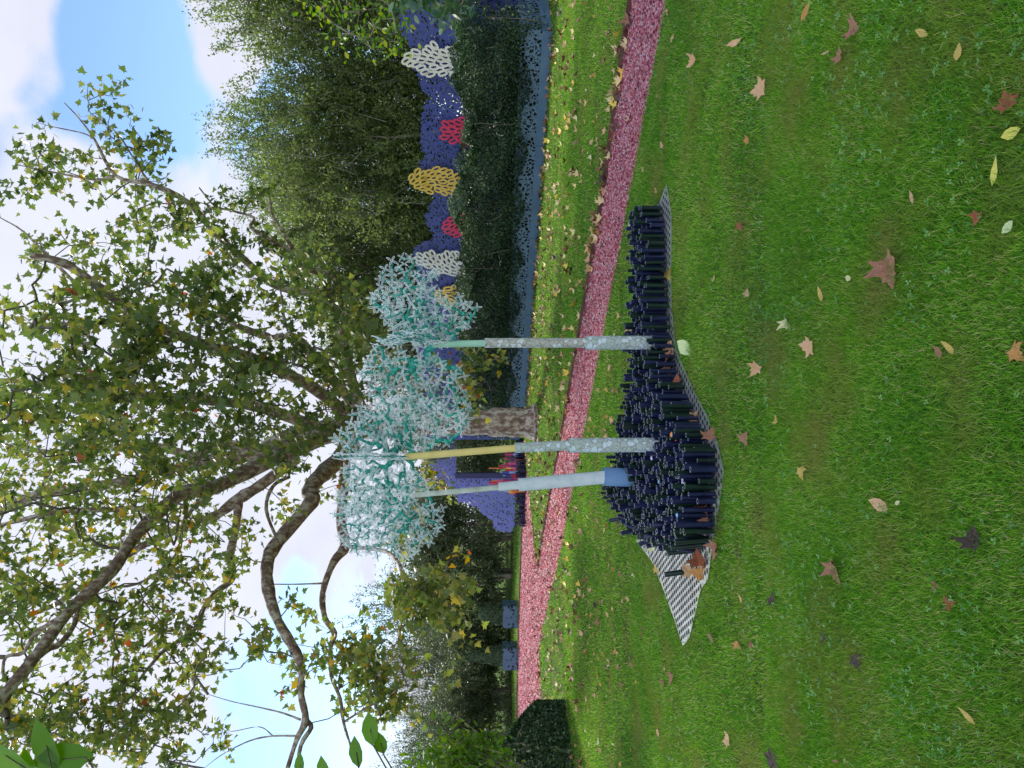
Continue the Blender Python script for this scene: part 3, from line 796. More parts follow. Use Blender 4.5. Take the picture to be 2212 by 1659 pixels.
Y3 = 6.45
b0 = PP(1396, 740, Y3); b0g = Vector((b0.x, b0.y, 0))
s3 = [(b0g, PP(1265, 740.5, Y3), .058, MT['camo'], 'wide lower section with patchwork bark print'),
      (PP(1267, 740.5, Y3), PP(1047, 740.8, Y3), .0405, MT['camo2'], 'long grey patchwork middle section'),
      (PP(1049, 741.5, Y3), PP(935, 744, Y3), .028, MT['green_pole'], 'mint green top section')]
r3_ = [PP(1030, 742, Y3), PP(975, 743, Y3), PP(940, 744, Y3)]
sculpture('right sculpted tree with mint green top and grey patchwork pole', s3, [
    dict(root=r3_, az=8, px=[(848, 562), (905, 566), (945, 600), (962, 640), (1030, 658), (1030, 690), (1000, 705), (985, 735), (930, 742), (870, 742), (850, 720), (812, 690), (803, 650), (820, 610)]),
    dict(root=r3_, az=172, px=[(796, 758), (788, 790), (790, 830), (803, 860), (825, 900), (880, 915), (960, 912), (1012, 905), (1010, 850), (985, 800), (955, 790), (935, 765), (860, 760)]),
    dict(root=r3_[1:], az=-76, rz=[(.02, 1.95), (.03, 2.42), (.18, 2.38), (.32, 2.25), (.34, 2.05), (.15, 1.93)], sp=.05),
    dict(root=r3_, az=-25, px=[(840, 620), (830, 690), (870, 735), (970, 735), (1000, 690), (930, 630)], sp=.07)])

# ------------------------------------------------------------------ planted wall on the right
W0 = G(1194, 66, LZ); W1 = G(1136.5, 879, LZ)
wd = (W1 - W0); WL = wd.length; wd.normalize(); wn = Vector((-wd.y, wd.x, 0))
if wn.y < 0: wn = -wn          # away from the camera
ang = math.atan2(wd.y, wd.x)
print('wall', W0, W1, WL)


def wall_obj(name, vf, m, off, parent=None, th=0.006):
    v, f = vf
    me = pymesh([(a_, 0, b_) for a_, b_ in v], f)
    o = bpy.data.objects.new(name, me); col.objects.link(o); me.materials.append(m)
    o.location = W0 + wn * off; o.location.z = LZ; o.rotation_euler = (0, 0, ang)
    if th:
        md = o.modifiers.new('thickness', 'SOLIDIFY'); md.thickness = th; md.offset = 0
    if parent:
        mw = Matrix.Translation(o.location) @ Euler((0, 0, ang)).to_matrix().to_4x4(); o.parent = parent
        o.matrix_parent_inverse = Matrix.Translation(parent.location).inverted(); o.matrix_basis = mw
    return o


def rect(a0, a1, b0, b1): return [(a0, b0), (a1, b0), (a1, b1), (a0, b1)]


pr = empty('planter_wall', W0); tag(pr, 'long low slate blue metal planter wall with cut-out leaf pattern under the hedge', 'planter')
k = 0; seg = WL / 4.5; a0 = 0
while a0 < WL - .1:
    a1 = min(a0 + seg, WL)
    wall_obj('base_panel', (rect(a0 + .006, a1 - .006, -.05, .215), [(0, 1, 2, 3)]), MT['blue_panel'], -.012, pr, .012)
    wall_obj('cutout_panel', (rect(a0, a1, .2155, .66), [(0, 1, 2, 3)]), MT['perf_front'], 0, pr, .004)
    a0 = a1
# side return at the near corner and the dark passage beyond
for nme, z0, z1, m_ in [('base_panel', -.05, .215, MT['blue_panel']), ('cutout_panel', .2155, .66, MT['perf_front'])]:
    c0 = W0; c1 = W0 + wn * 2.4
    me = pymesh([(c0.x, c0.y, LZ + z0), (c1.x, c1.y, LZ + z0), (c1.x, c1.y, LZ + z1), (c0.x, c0.y, LZ + z1)], [(0, 1, 2, 3)]); link(nme, me, m_, pr)
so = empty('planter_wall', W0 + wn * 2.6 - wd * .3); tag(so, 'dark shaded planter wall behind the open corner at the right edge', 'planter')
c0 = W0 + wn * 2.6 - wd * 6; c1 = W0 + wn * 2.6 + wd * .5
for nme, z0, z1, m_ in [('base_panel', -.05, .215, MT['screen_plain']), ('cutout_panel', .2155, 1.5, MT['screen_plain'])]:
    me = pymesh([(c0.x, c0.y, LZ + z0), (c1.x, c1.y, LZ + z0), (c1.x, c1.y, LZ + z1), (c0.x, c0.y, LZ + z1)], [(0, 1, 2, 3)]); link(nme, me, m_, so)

# leaf templates
DIA = [(0, -.5, 0), (.28, 0, .07), (0, .5, 0), (-.28, 0, .07)]; DIF = [(0, 1, 2, 3)]
OVL = [(0, -.5, 0), (.22, -.2, .05), (.24, .12, .05), (0, .5, -.04), (-.24, .12, .05), (-.22, -.2, .05)]; OVF = [(0, 1, 2, 3), (0, 3, 4, 5)]


def rdir(n, up_=0.0):
    v = R.normal(size=(n, 3)); v[:, 2] += up_; return unit(v)


def leaf_box(n, a0, a1, o0, o1, z0, topf, size, skin=.65):
    """hedge leaves: most of them near the surface of the clipped body"""
    a = R.uniform(a0, a1, n); u = R.random(n); o_ = np.where(R.random(n) < skin, o0 + (o1 - o0) * u ** 3, R.uniform(o0, o1, n))
    top = topf(a, o_)
    z = z0 + (top - z0) * R.random(n) ** .8
    k = R.random(n) < .3
    z = np.where(k, top - np.abs(R.normal(size=n)) * .06, z)
    bulge = .26 * np.sin(a * 2.3 + 2 * np.sin(z * 2.5)) * np.sin(z * 3.4 + a) * np.clip(z - .6, 0, 1) + .08 * np.sin(a * 9) * np.sin(z * 11)
    o_ = o_ - bulge * (1 - u)
    return a, o_, z


WA = np.array(W0); WD = np.array(wd); WN = np.array(wn)


def topf(a, o_): return 1.76 + .20 * a / WL + .16 * np.sin(a * 1.7) + .10 * np.sin(a * 5.3 + 1) + .10 * np.sin(o_ * 4 + a * 2.3) + .14 * np.maximum(0, np.sin(a * 11 + 3 * np.sin(a * 2))) ** 3


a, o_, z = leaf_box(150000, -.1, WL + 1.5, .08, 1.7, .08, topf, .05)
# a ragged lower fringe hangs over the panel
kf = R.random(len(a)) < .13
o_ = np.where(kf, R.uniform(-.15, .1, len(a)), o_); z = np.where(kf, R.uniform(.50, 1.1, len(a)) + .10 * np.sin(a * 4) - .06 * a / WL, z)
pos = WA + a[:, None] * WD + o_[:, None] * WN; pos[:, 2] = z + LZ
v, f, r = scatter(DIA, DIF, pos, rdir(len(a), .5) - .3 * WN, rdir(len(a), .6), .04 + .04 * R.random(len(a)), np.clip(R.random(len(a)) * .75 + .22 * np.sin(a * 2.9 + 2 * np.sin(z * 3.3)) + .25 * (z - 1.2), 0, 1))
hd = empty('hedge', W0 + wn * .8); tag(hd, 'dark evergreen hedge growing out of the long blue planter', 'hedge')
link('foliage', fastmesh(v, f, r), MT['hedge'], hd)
lst = []
for q in range(150):
    a_ = R.uniform(0, WL); o1_ = R.uniform(.15, 1.2); b_ = WA + a_ * WD + o1_ * WN; b_[2] = LZ
    t_ = b_ + np.array([R.normal() * .25, R.normal() * .25, R.uniform(1.2, 1.95)]); m_ = (b_ + t_) / 2 + R.normal(size=3) * .07
    lst.append(tube([b_, m_, t_], [.012, .009, .004], 5))
link('stem', tubes_mesh(lst), MT['stem'], hd)
# hedge that fills behind the dark passage
a, o_, z = leaf_box(16000, -7, .5, 2.8, 4.2, .3, lambda a, o: 2.0 + .1 * np.sin(a * 3), .05)
pos = WA + a[:, None] * WD + o_[:, None] * WN; pos[:, 2] = z + LZ
v, f, r = scatter(DIA, DIF, pos, rdir(len(a), .5), rdir(len(a), .6), .05 + .03 * R.random(len(a)))
tag(link('hedge', fastmesh(v, f, r), MT['hedge']), 'dark hedge over the shaded passage at the right edge', 'hedge')

# blue cut-out screen behind the hedge
SO = 1.95
sp0 = W0 + wn * SO


def wl(V, sy, off=SO):
    q = on_plane(V, sy, W0 + wn * off, wn); d = q - (W0 + wn * off); return (d.dot(wd), q.z - LZ)


top_px = [(840, -160), (850, -60), (872, 0), (859, 43), (872, 75), (885, 99), (893, 135), (902, 165), (908, 192), (931, 212), (915, 231), (910, 262), (908, 298), (913, 325), (918, 337), (905, 354), (918, 380), (935, 405), (938, 427),
          (918, 463), (925, 489), (938, 513), (900, 530), (893, 545), (900, 600), (915, 650), (900, 700), (905, 760), (915, 820), (905, 880), (925, 950)]
tp = []
prev = None
for V, sy in top_px:
    q = wl(V, sy)
    if prev is not None:
        for t_ in np.linspace(0, 1, 9)[1:]:
            tp.append((prev[0] + (q[0] - prev[0]) * t_, prev[1] + (q[1] - prev[1]) * t_ + R.normal() * .035))
    else: tp.append(q)
    prev = q
v = [(a_, b_) for a_, b_ in tp] + [(a_, 0) for a_, b_ in tp]; k = len(tp)
f = [(i, i + 1, k + i + 1, k + i) for i in range(k - 1)]
scr = empty('cutout_screen', sp0); tag(scr, 'tall violet blue metal screen with wavy top and leaf holes behind the hedge', 'screen')
wall_obj('screen_panel', (v, f), MT['screen'], SO, scr, .004)
for a_ in np.arange(-1, WL + 1, 2.2):
    me = pymesh([(x_, y_, z_) for x_ in (-.03, .03) for y_ in (-.03, .03) for z_ in (0, 2.2)], [(0, 1, 3, 2), (4, 6, 7, 5), (0, 4, 5, 1), (2, 3, 7, 6), (1, 5, 7, 3)])
    o = link('post', me, MT['screen_plain']); q = W0 + wn * (SO + .06) + wd * a_; o.parent = scr; o.matrix_parent_inverse = Matrix.Translation(scr.location).inverted(); o.location = (q.x, q.y, LZ)


def serrated(k=12, teeth=.16):
    """leaf ring: saw-toothed outside, leaf hole inside; unit length"""
    out_ = []; inn_ = []
    for j in range(k * 2):
        t_ = j / (k * 2) * 6.28318; w_ = .30 * abs(math.sin(t_)) ** .8 * math.copysign(1, math.sin(t_) + 1e-9)
        s_ = 1.42 + (teeth if j % 2 else -teeth)
        out_.append((.5 * math.cos(t_) * (1.30 + (.10 if j % 2 else -.06)), w_ * s_)); inn_.append((.5 * math.cos(t_) * .74, w_ * (.50 if j % 2 else .38)))
    return out_, inn_


def cutout(label, name, m, px_poly, off, leaf=.15, sp=.125, parent=None, seed=0):
    poly = [wl(V, sy, off) for V, sy in px_poly]
    xs = [q[0] for q in poly]; zs = [q[1] for q in poly]
    C = R.uniform((min(xs), min(zs)), (max(xs), max(zs)), (6000, 2)); C = C[inpoly(C[:, 0], C[:, 1], poly)]
    acc = []
    for c in C:
        # leaves follow a flowing direction field; spacing measured in the leaf frame
        th_ = math.pi / 2 + .9 * math.sin(c[0] * 2.3 + seed) + .5 * math.sin(c[1] * 3.1)
        ok = True
        for a_ in acc:
            dx, dz = c[0] - a_[0], c[1] - a_[1]; u = dx * math.cos(a_[2]) + dz * math.sin(a_[2]); w_ = -dx * math.sin(a_[2]) + dz * math.cos(a_[2])
            if (u / (sp * 1.15)) ** 2 + (w_ / (sp * .62)) ** 2 < 1: ok = False; break
        if ok: acc.append((c[0], c[1], th_))
    O, I = serrated(); v = []; f = []; n_ = len(O)
    for li, (cx, cz, th_) in enumerate(acc):
        b0 = len(v); dy = (li % 17) * .0012
        for P_ in (O, I):
            for x_, y_ in P_: v.append((cx + leaf * (x_ * math.cos(th_) - y_ * math.sin(th_)), dy, cz + leaf * (x_ * math.sin(th_) + y_ * math.cos(th_))))
        for j in range(n_): f.append((b0 + j, b0 + (j + 1) % n_, b0 + n_ + (j + 1) % n_, b0 + n_ + j))
    me = pymesh(v, f); o = bpy.data.objects.new(name, me); col.objects.link(o); me.materials.append(m)
    q = W0 + wn * off; o.location = (q.x, q.y, LZ); o.rotation_euler = (0, 0, ang)
    tag(o, label, 'cut-out', 'coloured leaf cut-outs on the blue screen'); print(name, len(acc)); return o


cutout('largest cream leafy metal cut-out, nearest the right edge of the screen', 'leafy_cutout', MT['cream'],
       [(868, 128), (885, 105), (905, 108), (925, 108), (937, 96), (948, 112), (975, 105), (1005, 120), (1035, 110), (1040, 165), (1005, 168), (965, 158), (935, 165), (920, 162), (905, 145), (885, 142)], SO - .10, .19, .15)
cutout('yellow leafy metal cut-out standing between the two red ones', 'leafy_cutout', MT['yellow'],
       [(885, 385), (900, 370), (925, 372), (945, 360), (965, 368), (985, 378), (1010, 372), (1015, 422), (985, 418), (945, 416), (925, 418), (910, 405), (892, 400)], SO - .10, .19, .15, seed=1)
cutout('red flower-shaped metal cut-out to the right of the yellow one', 'leafy_cutout', MT['red'], [(953, 278), (962, 262), (985, 257), (1025, 255), (1030, 315), (990, 310), (972, 308), (958, 295)], SO - .10, .20, .17, seed=2)
cutout('red flower-shaped metal cut-out to the left of the yellow one', 'leafy_cutout', MT['red'], [(958, 485), (975, 470), (985, 464), (1020, 462), (1030, 512), (1000, 512), (975, 505), (962, 495)], SO - .10, .20, .17, seed=3)
cutout('cream leafy metal cut-out beside the right sculpted tree crown', 'leafy_cutout', MT['cream'], [(900, 560), (912, 546), (940, 548), (965, 545), (1010, 548), (1015, 596), (985, 592), (950, 590), (920, 580)], SO - .10, .22, .17, seed=4)
cutout('yellow leafy metal cut-out half hidden behind the right sculpted crown', 'leafy_cutout', MT['yellow'], [(940, 640), (955, 622), (985, 618), (1010, 622), (1015, 664), (985, 666), (955, 660)], SO - .10, .22, .17, seed=5)

# ------------------------------------------------------------------ far blue wall with a doorway
YF = 31.5
fs = empty('cutout_wall', at(1112, 1060, YF)); tag(fs, 'far violet blue perforated wall with a doorway left of the tree trunk', 'wall')
fo = at(1112, 1060, YF)


def fpanel(px, m, name, Y=YF, jag=0.0):
    P = []
    pr_ = None
    for V, sy in px:
        q = at(V, sy, Y)
        if pr_ is not None and jag:
            for t_ in np.linspace(0, 1, 6)[1:-1]: P.append(pr_.lerp(q, t_) + Vector((R.normal() * jag, 0, R.normal() * jag)))
        P.append(q); pr_ = q
    me = pymesh([(q.x, 0, q.z) for q in P], [list(range(len(P)))]); o = bpy.data.objects.new(name, me); col.objects.link(o); me.materials.append(m)
    md = o.modifiers.new('thickness', 'SOLIDIFY'); md.thickness = .01
    o.parent = fs; o.matrix_parent_inverse = Matrix.Translation(fs.location).inverted(); o.location = (0, Y, 0)
    return o


fpanel([(987, 850), (987, 1030), (1114, 1031), (1114, 1100), (1112, 1130), (1106, 1148), (1080, 1150), (1066, 1141), (1066, 1125), (1052, 1118), (1038, 1106), (1035, 1098), (1012, 1088), (990, 1085), (988, 1060), (965, 1045), (935, 1030), (925, 1000), (930, 960), (935, 850)], MT['screen_far'], 'wall_panel', jag=.03)
me = pymesh([(x_, y_, z_) for x_ in (-.11, .09) for y_ in (-.3, .0) for z_ in (0, 2.42)], [(0, 1, 3, 2), (4, 6, 7, 5), (0, 4, 5, 1), (2, 3, 7, 6), (1, 5, 7, 3)])
o = link('door_jamb', me, MT['screen_plain']); q = at(1110, 1025, YF - .05); o.parent = fs; o.matrix_parent_inverse = Matrix.Translation(fs.location).inverted(); o.location = (q.x, q.y, 0.05)

# coloured tube stacks and their bed of small navy tubes
CLR = ['s_magenta', 's_red', 's_orange', 's_blue', 's_sky', 's_purple', 's_yellow', 's_cream', 's_pink']
cname = dict(s_magenta='magenta', s_red='red', s_orange='orange', s_blue='dark blue', s_sky='sky blue', s_purple='purple', s_yellow='yellow', s_cream='cream', s_pink='pink')
stacks = [(981, 25.2, [('s_sky', 1109, 1122), ('s_magenta', 1091, 1109)]), (990, 25.6, [('s_blue', 1113, 1130), ('s_purple', 1096, 1113), ('s_red', 1089, 1096)]), (996, 25.0, [('s_orange', 1113, 1131), ('s_purple', 1102, 1113)]),
          (1001, 25.3, [('s_sky', 1115, 1132), ('s_pink', 1099, 1115), ('s_magenta', 1091, 1099)]), (1006, 25.8, [('s_purple', 1103, 1128), ('s_magenta', 1085, 1103), ('s_red', 1078, 1085)]),
          (1011, 25.1, [('s_cream', 1116, 1133), ('s_pink', 1103, 1116), ('s_yellow', 1092, 1103), ('s_red', 1075, 1092), ('s_orange', 1056, 1075)]), (1016, 25.6, [('s_orange', 1108, 1128), ('s_red', 1094, 1108)]),
          (1020, 25.2, [('s_purple', 1118, 1133), ('s_sky', 1100, 1118), ('s_blue', 1085, 1100), ('s_sky', 1081, 1085)]), (1027, 25.4, [('s_orange', 1118, 1130), ('s_red', 1104, 1118), ('s_blue', 1091, 1104), ('s_sky', 1086, 1091)]),
          (1033, 25.0, [('s_orange', 1120, 1132), ('s_magenta', 1108, 1120)]), (1038, 25.5, [('s_purple', 1104, 1130), ('s_magenta', 1086, 1104), ('s_pink', 1071, 1086), ('s_orange', 1062, 1071)]),
          (1043, 25.3, [('s_magenta', 1082, 1128), ('s_red', 1056, 1082)]), (1061, 25.1, [('s_orange', 1105, 1125), ('s_yellow', 1098, 1105), ('s_sky', 1090, 1098)]), (1064, 25.4, [('s_red', 1108, 1124), ('s_orange', 1100, 1108)])]
for sy, Y_, secs in stacks:
    b_ = at(1130, sy, Y_); root = empty('tube_stack', (b_.x, b_.y, LZ)); zprev = 0
    top_c = cname[secs[-1][0]]; lowc = cname[secs[0][0]]
    tag(root, f'tube stack {lowc} at the foot, {cname[secs[len(secs) // 2][0]]} midway and {top_c} on top', 'tube stack', 'coloured telescoping tube stacks')
    r_ = .058
    for i, (c_, Vt, Vb) in enumerate(secs):
        z1 = at(Vt, sy, Y_).z - LZ
        me = pipe_mesh(r_, z1 - zprev, 12, .008); me.materials.append(MT[c_]); me.materials.append(MT[c_])
        o = bpy.data.objects.new('tube_section', me); col.objects.link(o); o.parent = root; o.location = (0, 0, zprev); zprev = z1 - .002; r_ *= .74
        if i > 0: o['label'] = cname[c_] + ' section'
items = []
for q in range(230):
    sy = R.uniform(948, 1137); Y_ = R.uniform(24.6, 26.0); b_ = at(1130, sy, Y_)
    mm = protos[('navy', int(R.integers(0, 7)), .0195)]
    items.append((mm, Matrix.Translation((b_.x, b_.y, LZ)) @ Matrix.Diagonal((1.5, 1.5, 1.05, 1)), 0))
o = link('tubes', join_copies(items, 'x', [MT['navy'], MT['rim_navy']])); tag(o, 'low bed of small navy tubes around the coloured stacks far behind', 'tubes', kind='stuff')

# ------------------------------------------------------------------ pots with clipped box
def topiary(V, sy, Y_, w_, h_, shape, label, hgt, pcat='potted plant'):
    b_ = at(V, sy, Y_); root = empty('potted_topiary', (b_.x, b_.y, LZ)); tag(root, label, pcat, 'clipped evergreens in blue square pots')
    v = []; k = w_ / 2
    for z_ in (0, h_): v += [(-k, -k, z_), (k, -k, z_), (k, k, z_), (-k, k, z_)]
    me = pymesh(v, [(0, 1, 5, 4), (1, 2, 6, 5), (2, 3, 7, 6), (3, 0, 4, 7)]); o = bpy.data.objects.new('pot', me); col.objects.link(o); me.materials.append(MT['pot']); o.parent = root
    k2 = k - .03
    me = pymesh([(-k2, -k2, .02), (k2, -k2, .02), (k2, k2, .02), (-k2, k2, .02), (-k2, -k2, h_ - .04), (k2, -k2, h_ - .04), (k2, k2, h_ - .04), (-k2, k2, h_ - .04)], [(0, 1, 5, 4), (1, 2, 6, 5), (2, 3, 7, 6), (3, 0, 4, 7), (4, 5, 6, 7)])
    o = bpy.data.objects.new('soil', me); col.objects.link(o); me.materials.append(MT['holes']); o.parent = root
    n_ = 9000; t_ = R.random(n_); phi = R.random(n_) * 6.283
    if shape == 'cone': t_ = 1 - np.sqrt(R.random(n_)); rad = (k * .98) * (1 - t_) ** .8
    else: rad = k * .92 * np.sqrt(np.clip(1 - (np.clip(t_ - .55, 0, 1) / .45) ** 2, 0, 1))
    rad = rad * (1 - .12 * R.random(n_) ** 2) + .02 * np.sin(phi * 5 + t_ * 17)
    z_ = h_ - .03 + t_ * hgt
    pos = np.column_stack([rad * np.cos(phi), rad * np.sin(phi), z_]); nn = np.column_stack([np.cos(phi), np.sin(phi), np.full(n_, .5)]) + R.normal(size=(n_, 3)) * .5
    v, f, r = scatter(DIA, DIF, pos, nn, rdir(n_), .05 + .02 * R.random(n_))
    me = fastmesh(v, f, r); o = bpy.data.objects.new('foliage', me); col.objects.link(o); me.materials.append(MT['hedge']); o.parent = root
    me = pymesh(*(lambda tv: (tv[0], tv[1]))(tube([(0, 0, h_ - .05), (0, 0, h_ + hgt * .8)], [.05, .02], 6))); o = bpy.data.objects.new('trunk', me); col.objects.link(o); me.materials.append(MT['stem']); o.parent = root


topiary(1115, 1416, 30.2, .84, .56, 'cone', 'blue square pot with a pointed clipped cone, left of the two pots', 1.70)
topiary(1117, 1326, 30.0, .84, .56, 'dome', 'blue square pot with a rounded clipped bush, right of the two pots', .95)

# ------------------------------------------------------------------ trees and shrubs
def shoots(centers, dirs, length, nleaf, spread, size, droop=0.0):
    """leaves strung along shoots -> positions, normals, tangents"""
    n_ = len(centers); t_ = R.random((n_, nleaf)); L_ = np.asarray(length).reshape(-1, 1) * np.ones((n_, 1))
    p_ = centers[:, None] + dirs[:, None] * (t_ * L_)[..., None] + R.normal(size=(n_, nleaf, 3)) * spread
    p_[..., 2] -= droop * (t_ * L_) ** 2
    tan = unit(dirs[:, None] + R.normal(size=(n_, nleaf, 3)) * .7); nor = R.normal(size=(n_, nleaf, 3)); nor[..., 2] += .6
    return p_.reshape(-1, 3), nor.reshape(-1, 3), tan.reshape(-1, 3)


def tree(label, x, y, base_z, ctr_z, rx, rz, m, n_shoots, per, shl, leaf, name='tree', stems=7, cat='tree', group=None, upright=.9, tmpl=(DIA, DIF), shape=1.0, stem_m='stem', show=160, trunk_r=.09, z_low=None, tw=.011):
    root = empty(name, (x, y, base_z)); tag(root, label, cat, group)
    # lumpy crown: shoots start inside a few overlapping lobes
    nl = 9; lob = []
    for i in range(nl):
        a_ = R.random() * 6.283; rr = rx * .55 * math.sqrt(R.random()); lob.append((x + rr * math.cos(a_), y + rr * math.sin(a_), ctr_z + rz * R.uniform(-.62, .55), R.uniform(.38, .62)))
    lob = np.array(lob)
    k = R.integers(0, nl, n_shoots); d = rdir(n_shoots); rad = R.random(n_shoots) ** (1 / 2.2)
    c = lob[k, :3] + d * rad[:, None] * np.column_stack([lob[k, 3] * rx, lob[k, 3] * rx, lob[k, 3] * rz])
    if z_low is not None: c[:, 2] = np.maximum(c[:, 2], z_low + R.random(n_shoots) * .5)
    out_ = unit(c - np.array([x, y, ctr_z - rz])); dr = unit(out_ * .6 + np.array([0, 0, upright]) + R.normal(size=(n_shoots, 3)) * .55)
    ln = shl * (.5 + R.random(n_shoots))
    p_, nn, tt = shoots(c, dr, ln, per, leaf * .8, leaf)
    ok = p_[:, 2] > base_z + .03; p_, nn, tt = p_[ok], nn[ok], tt[ok]
    v, f, r = scatter(tmpl[0], tmpl[1], p_, nn, tt, leaf * (.6 + .8 * R.random(len(p_))), np.clip(np.repeat(R.random(n_shoots), per)[ok] * .5 + R.random(len(p_)) * .5, 0, 1))
    link('crown', fastmesh(v, f, r), m, root)
    lst = []
    for i in range(stems):
        a_ = R.random() * 6.283; b_ = np.array([x + math.cos(a_) * rx * .12, y + math.sin(a_) * rx * .12, base_z]); q = lob[i % nl, :3]
        e = q + np.array([0, 0, rz * .35]); m1 = b_ + (e - b_) * .35 + np.array([R.normal() * .15, R.normal() * .15, .3])
        P_, r_ = smooth_path([b_, m1, q, e], [trunk_r, trunk_r * .75, trunk_r * .4, trunk_r * .12], 4); lst.append(tube(P_, r_, 6))
    for i in range(min(show, n_shoots)):
        e = c[i] + dr[i] * ln[i] * 1.05; b_ = c[i] - dr[i] * shl * .8 + R.normal(size=3) * .1; lst.append(tube([b_, (b_ + e) / 2 + R.normal(size=3) * .04, e], [tw, tw * .7, tw * .3], 4, cap=False))
    link('trunk', tubes_mesh(lst), MT[stem_m], root)
    return root


gr = 'tall loose trees behind the blue screen'
# (label, sy of centre, Y, V of top, half width m)
TR = [('tall feathery tree at the right edge behind the screen', -60, 21.0, 395, 3.0), ('tall feathery tree rising behind the large cream cut-out', 130, 22.0, 415, 2.6),
      ('broad feathery tree rising behind the right red cut-out', 290, 23.0, 440, 2.4), ('dense yellowish green tree behind the yellow cut-out', 420, 24.5, 500, 2.3),
      ('lower loose tree left of the yellow cut-out', 545, 26.0, 610, 2.2), ('airy tree behind the right sculpted crown', 660, 28, 690, 2.3)]
for i, (lb, sy, Y_, Vt, hw) in enumerate(TR):
    top = at(Vt, sy, Y_); H = top.z; rz = H * .44
    tree(lb, top.x, Y_, 0, H - rz * .94, hw * 1.2, rz, MT['thicket'] if i != 3 else MT['bright'] if False else MT['thicket'], 1800, 25, .5, .085, group=gr, stems=5, show=500, upright=.75, trunk_r=.05)
# understory right behind the screen fills the gaps
for i, (lb, sy, Y_, Vt, hw) in enumerate([('dark shrub behind the right end of the blue screen', 60, 20.4, 760, 2.2), ('dark shrub behind the cream and red cut-outs', 220, 21.6, 770, 2.2), ('dark shrub behind the yellow cut-out', 380, 23.2, 760, 2.2),
                                          ('dark shrub behind the left red cut-out', 500, 25, 790, 2.0), ('dark shrub behind the right sculpted tree', 640, 26.8, 800, 2.0), ('dark shrub behind the screen between sculptures and trunk', 780, 28.4, 770, 2.2), ('dark shrub directly behind the plane tree trunk', 900, 30.6, 830, 2.0)]):
    top = at(Vt, sy, Y_); H = top.z
    tree(lb, top.x, Y_, 0, H * .52, hw, H * .5, MT['olive'] if i > 4 else MT['thicket'], 900, 24, .4, .09, name='shrub', cat='shrub', group='shrubs behind the blue screen', stems=5, show=120)

# left background
for lb, sy, Y_, Vt, hw, mm, ns, lf in [('dense dark olive shrub covering the doorway side of the far wall', 985, 34.5, 900, 2.0, 'olive', 800, .085), ('big rounded olive green shrub left of the far blue wall', 1150, 34, 845, 2.5, 'olive', 1100, .085),
                                    ('dark round shrub right of the two blue pots', 1235, 35, 880, 2.3, 'olive', 1000, .085), ('shrub behind the rounded pot plant', 1320, 36, 900, 2.3, 'olive', 800, .08),
                                    ('dark shrub behind the pointed pot plant', 1410, 36.5, 950, 2.4, 'olive', 900, .08), ('green shrub left of the pots', 1500, 36, 930, 2.5, 'olive', 900, .08),
                                    ('green shrub above the clipped hedge at the left edge', 1600, 34, 900, 2.6, 'olive', 900, .08), ('leafy shrub at the far left edge', 1720, 32, 880, 2.6, 'olive', 700, .08)]:
    top = at(Vt, sy, Y_); H = top.z
    tree(lb, top.x, Y_, 0, H * .5, hw, H * .5, MT[mm], int(ns * 1.4), 26, .35, lf * 1.15, name='shrub', cat='shrub', group='shrubs along the back of the garden', stems=5, show=60)
for lb, sy, Y_, Vt, hw, ns, pr_ in [('airy half bare tree left of the sculptures against the sky', 1290, 42, 760, 2.6, 420, 12), ('thin willowy tree above the pots', 1400, 44, 800, 2.8, 520, 12), ('loose willowy tree over the left shrubs', 1520, 42, 850, 2.9, 520, 13), ('thin tree at the left edge', 1640, 40, 830, 3.0, 420, 12),
                                ('airy tree seen through the sculpted crowns', 1130, 44, 790, 3.0, 420, 12), ('airy tree behind the trunk', 860, 38, 760, 3, 420, 13)]:
    top = at(Vt, sy, Y_); H = top.z
    tree(lb, top.x, Y_, 0, H * .58, hw, H * .42, MT['olive'], int(ns * 1.5), pr_ + 6, .8, .09, cat='tree', group='airy trees beyond the garden', stems=8, show=300, trunk_r=.07)
# far tree line that closes the garden
ns = 60000; a_ = R.uniform(-32, 14, ns); h_ = (4.0 + .9 * np.sin(a_ * .8) + .5 * np.sin(a_ * 2.3)) * R.random(ns) ** .7
pos = np.column_stack([a_, 40 + R.random(ns) * 3, h_]); v, f, r = scatter(DIA, DIF, pos, rdir(ns, .5), rdir(ns), .14 + .08 * R.random(ns))
tag(link('woodland', fastmesh(v, f, r), MT['olive']), 'dark far woodland edge behind the garden', 'woodland', kind='stuff')

# clipped hedge at the left
hb = [G(1227, 1508), G(1244, 1665), G(1262, 1800)]
hd0 = G(1222, 1512); hd1 = G(1245, 1663)
ux = (hd1 - hd0).normalized(); uy = Vector((-ux.y, ux.x, 0)); uy = uy if uy.y > 0 else -uy
n_ = 52000; a = R.random(n_); b_ = R.random(n_); c_ = R.random(n_); Lh = 4.2; Dh = 3.6
a = np.where(R.random(n_) < .22, np.abs(R.normal(size=n_)) * .012, a); fr = R.random(n_) < .40; b_ = np.where(fr, np.abs(R.normal(size=n_)) * .015, b_)
Hh = 1.45 + .0 * a; tp_ = R.random(n_) < .3; c_ = np.where(tp_, 1 - np.abs(R.normal(size=n_)) * .02, c_)
A = a * Lh; Bq = b_ * Dh; Z = c_ * (0.55 + 1.0 * np.sin(np.clip(a * Lh / 2.0, 0, 1) * 1.57) ** .8) * (1 - .12 * np.exp(-b_ * 9))
Z = Z + .04 * np.sin(A * 7) * np.sin(Bq * 6)
pos = np.array(hd0) + A[:, None] * np.array(ux) + Bq[:, None] * np.array(uy); pos[:, 2] = Z + .02
v, f, r = scatter(DIA, DIF, pos, rdir(n_, .5), rdir(n_, .4), .055 + .035 * R.random(n_))
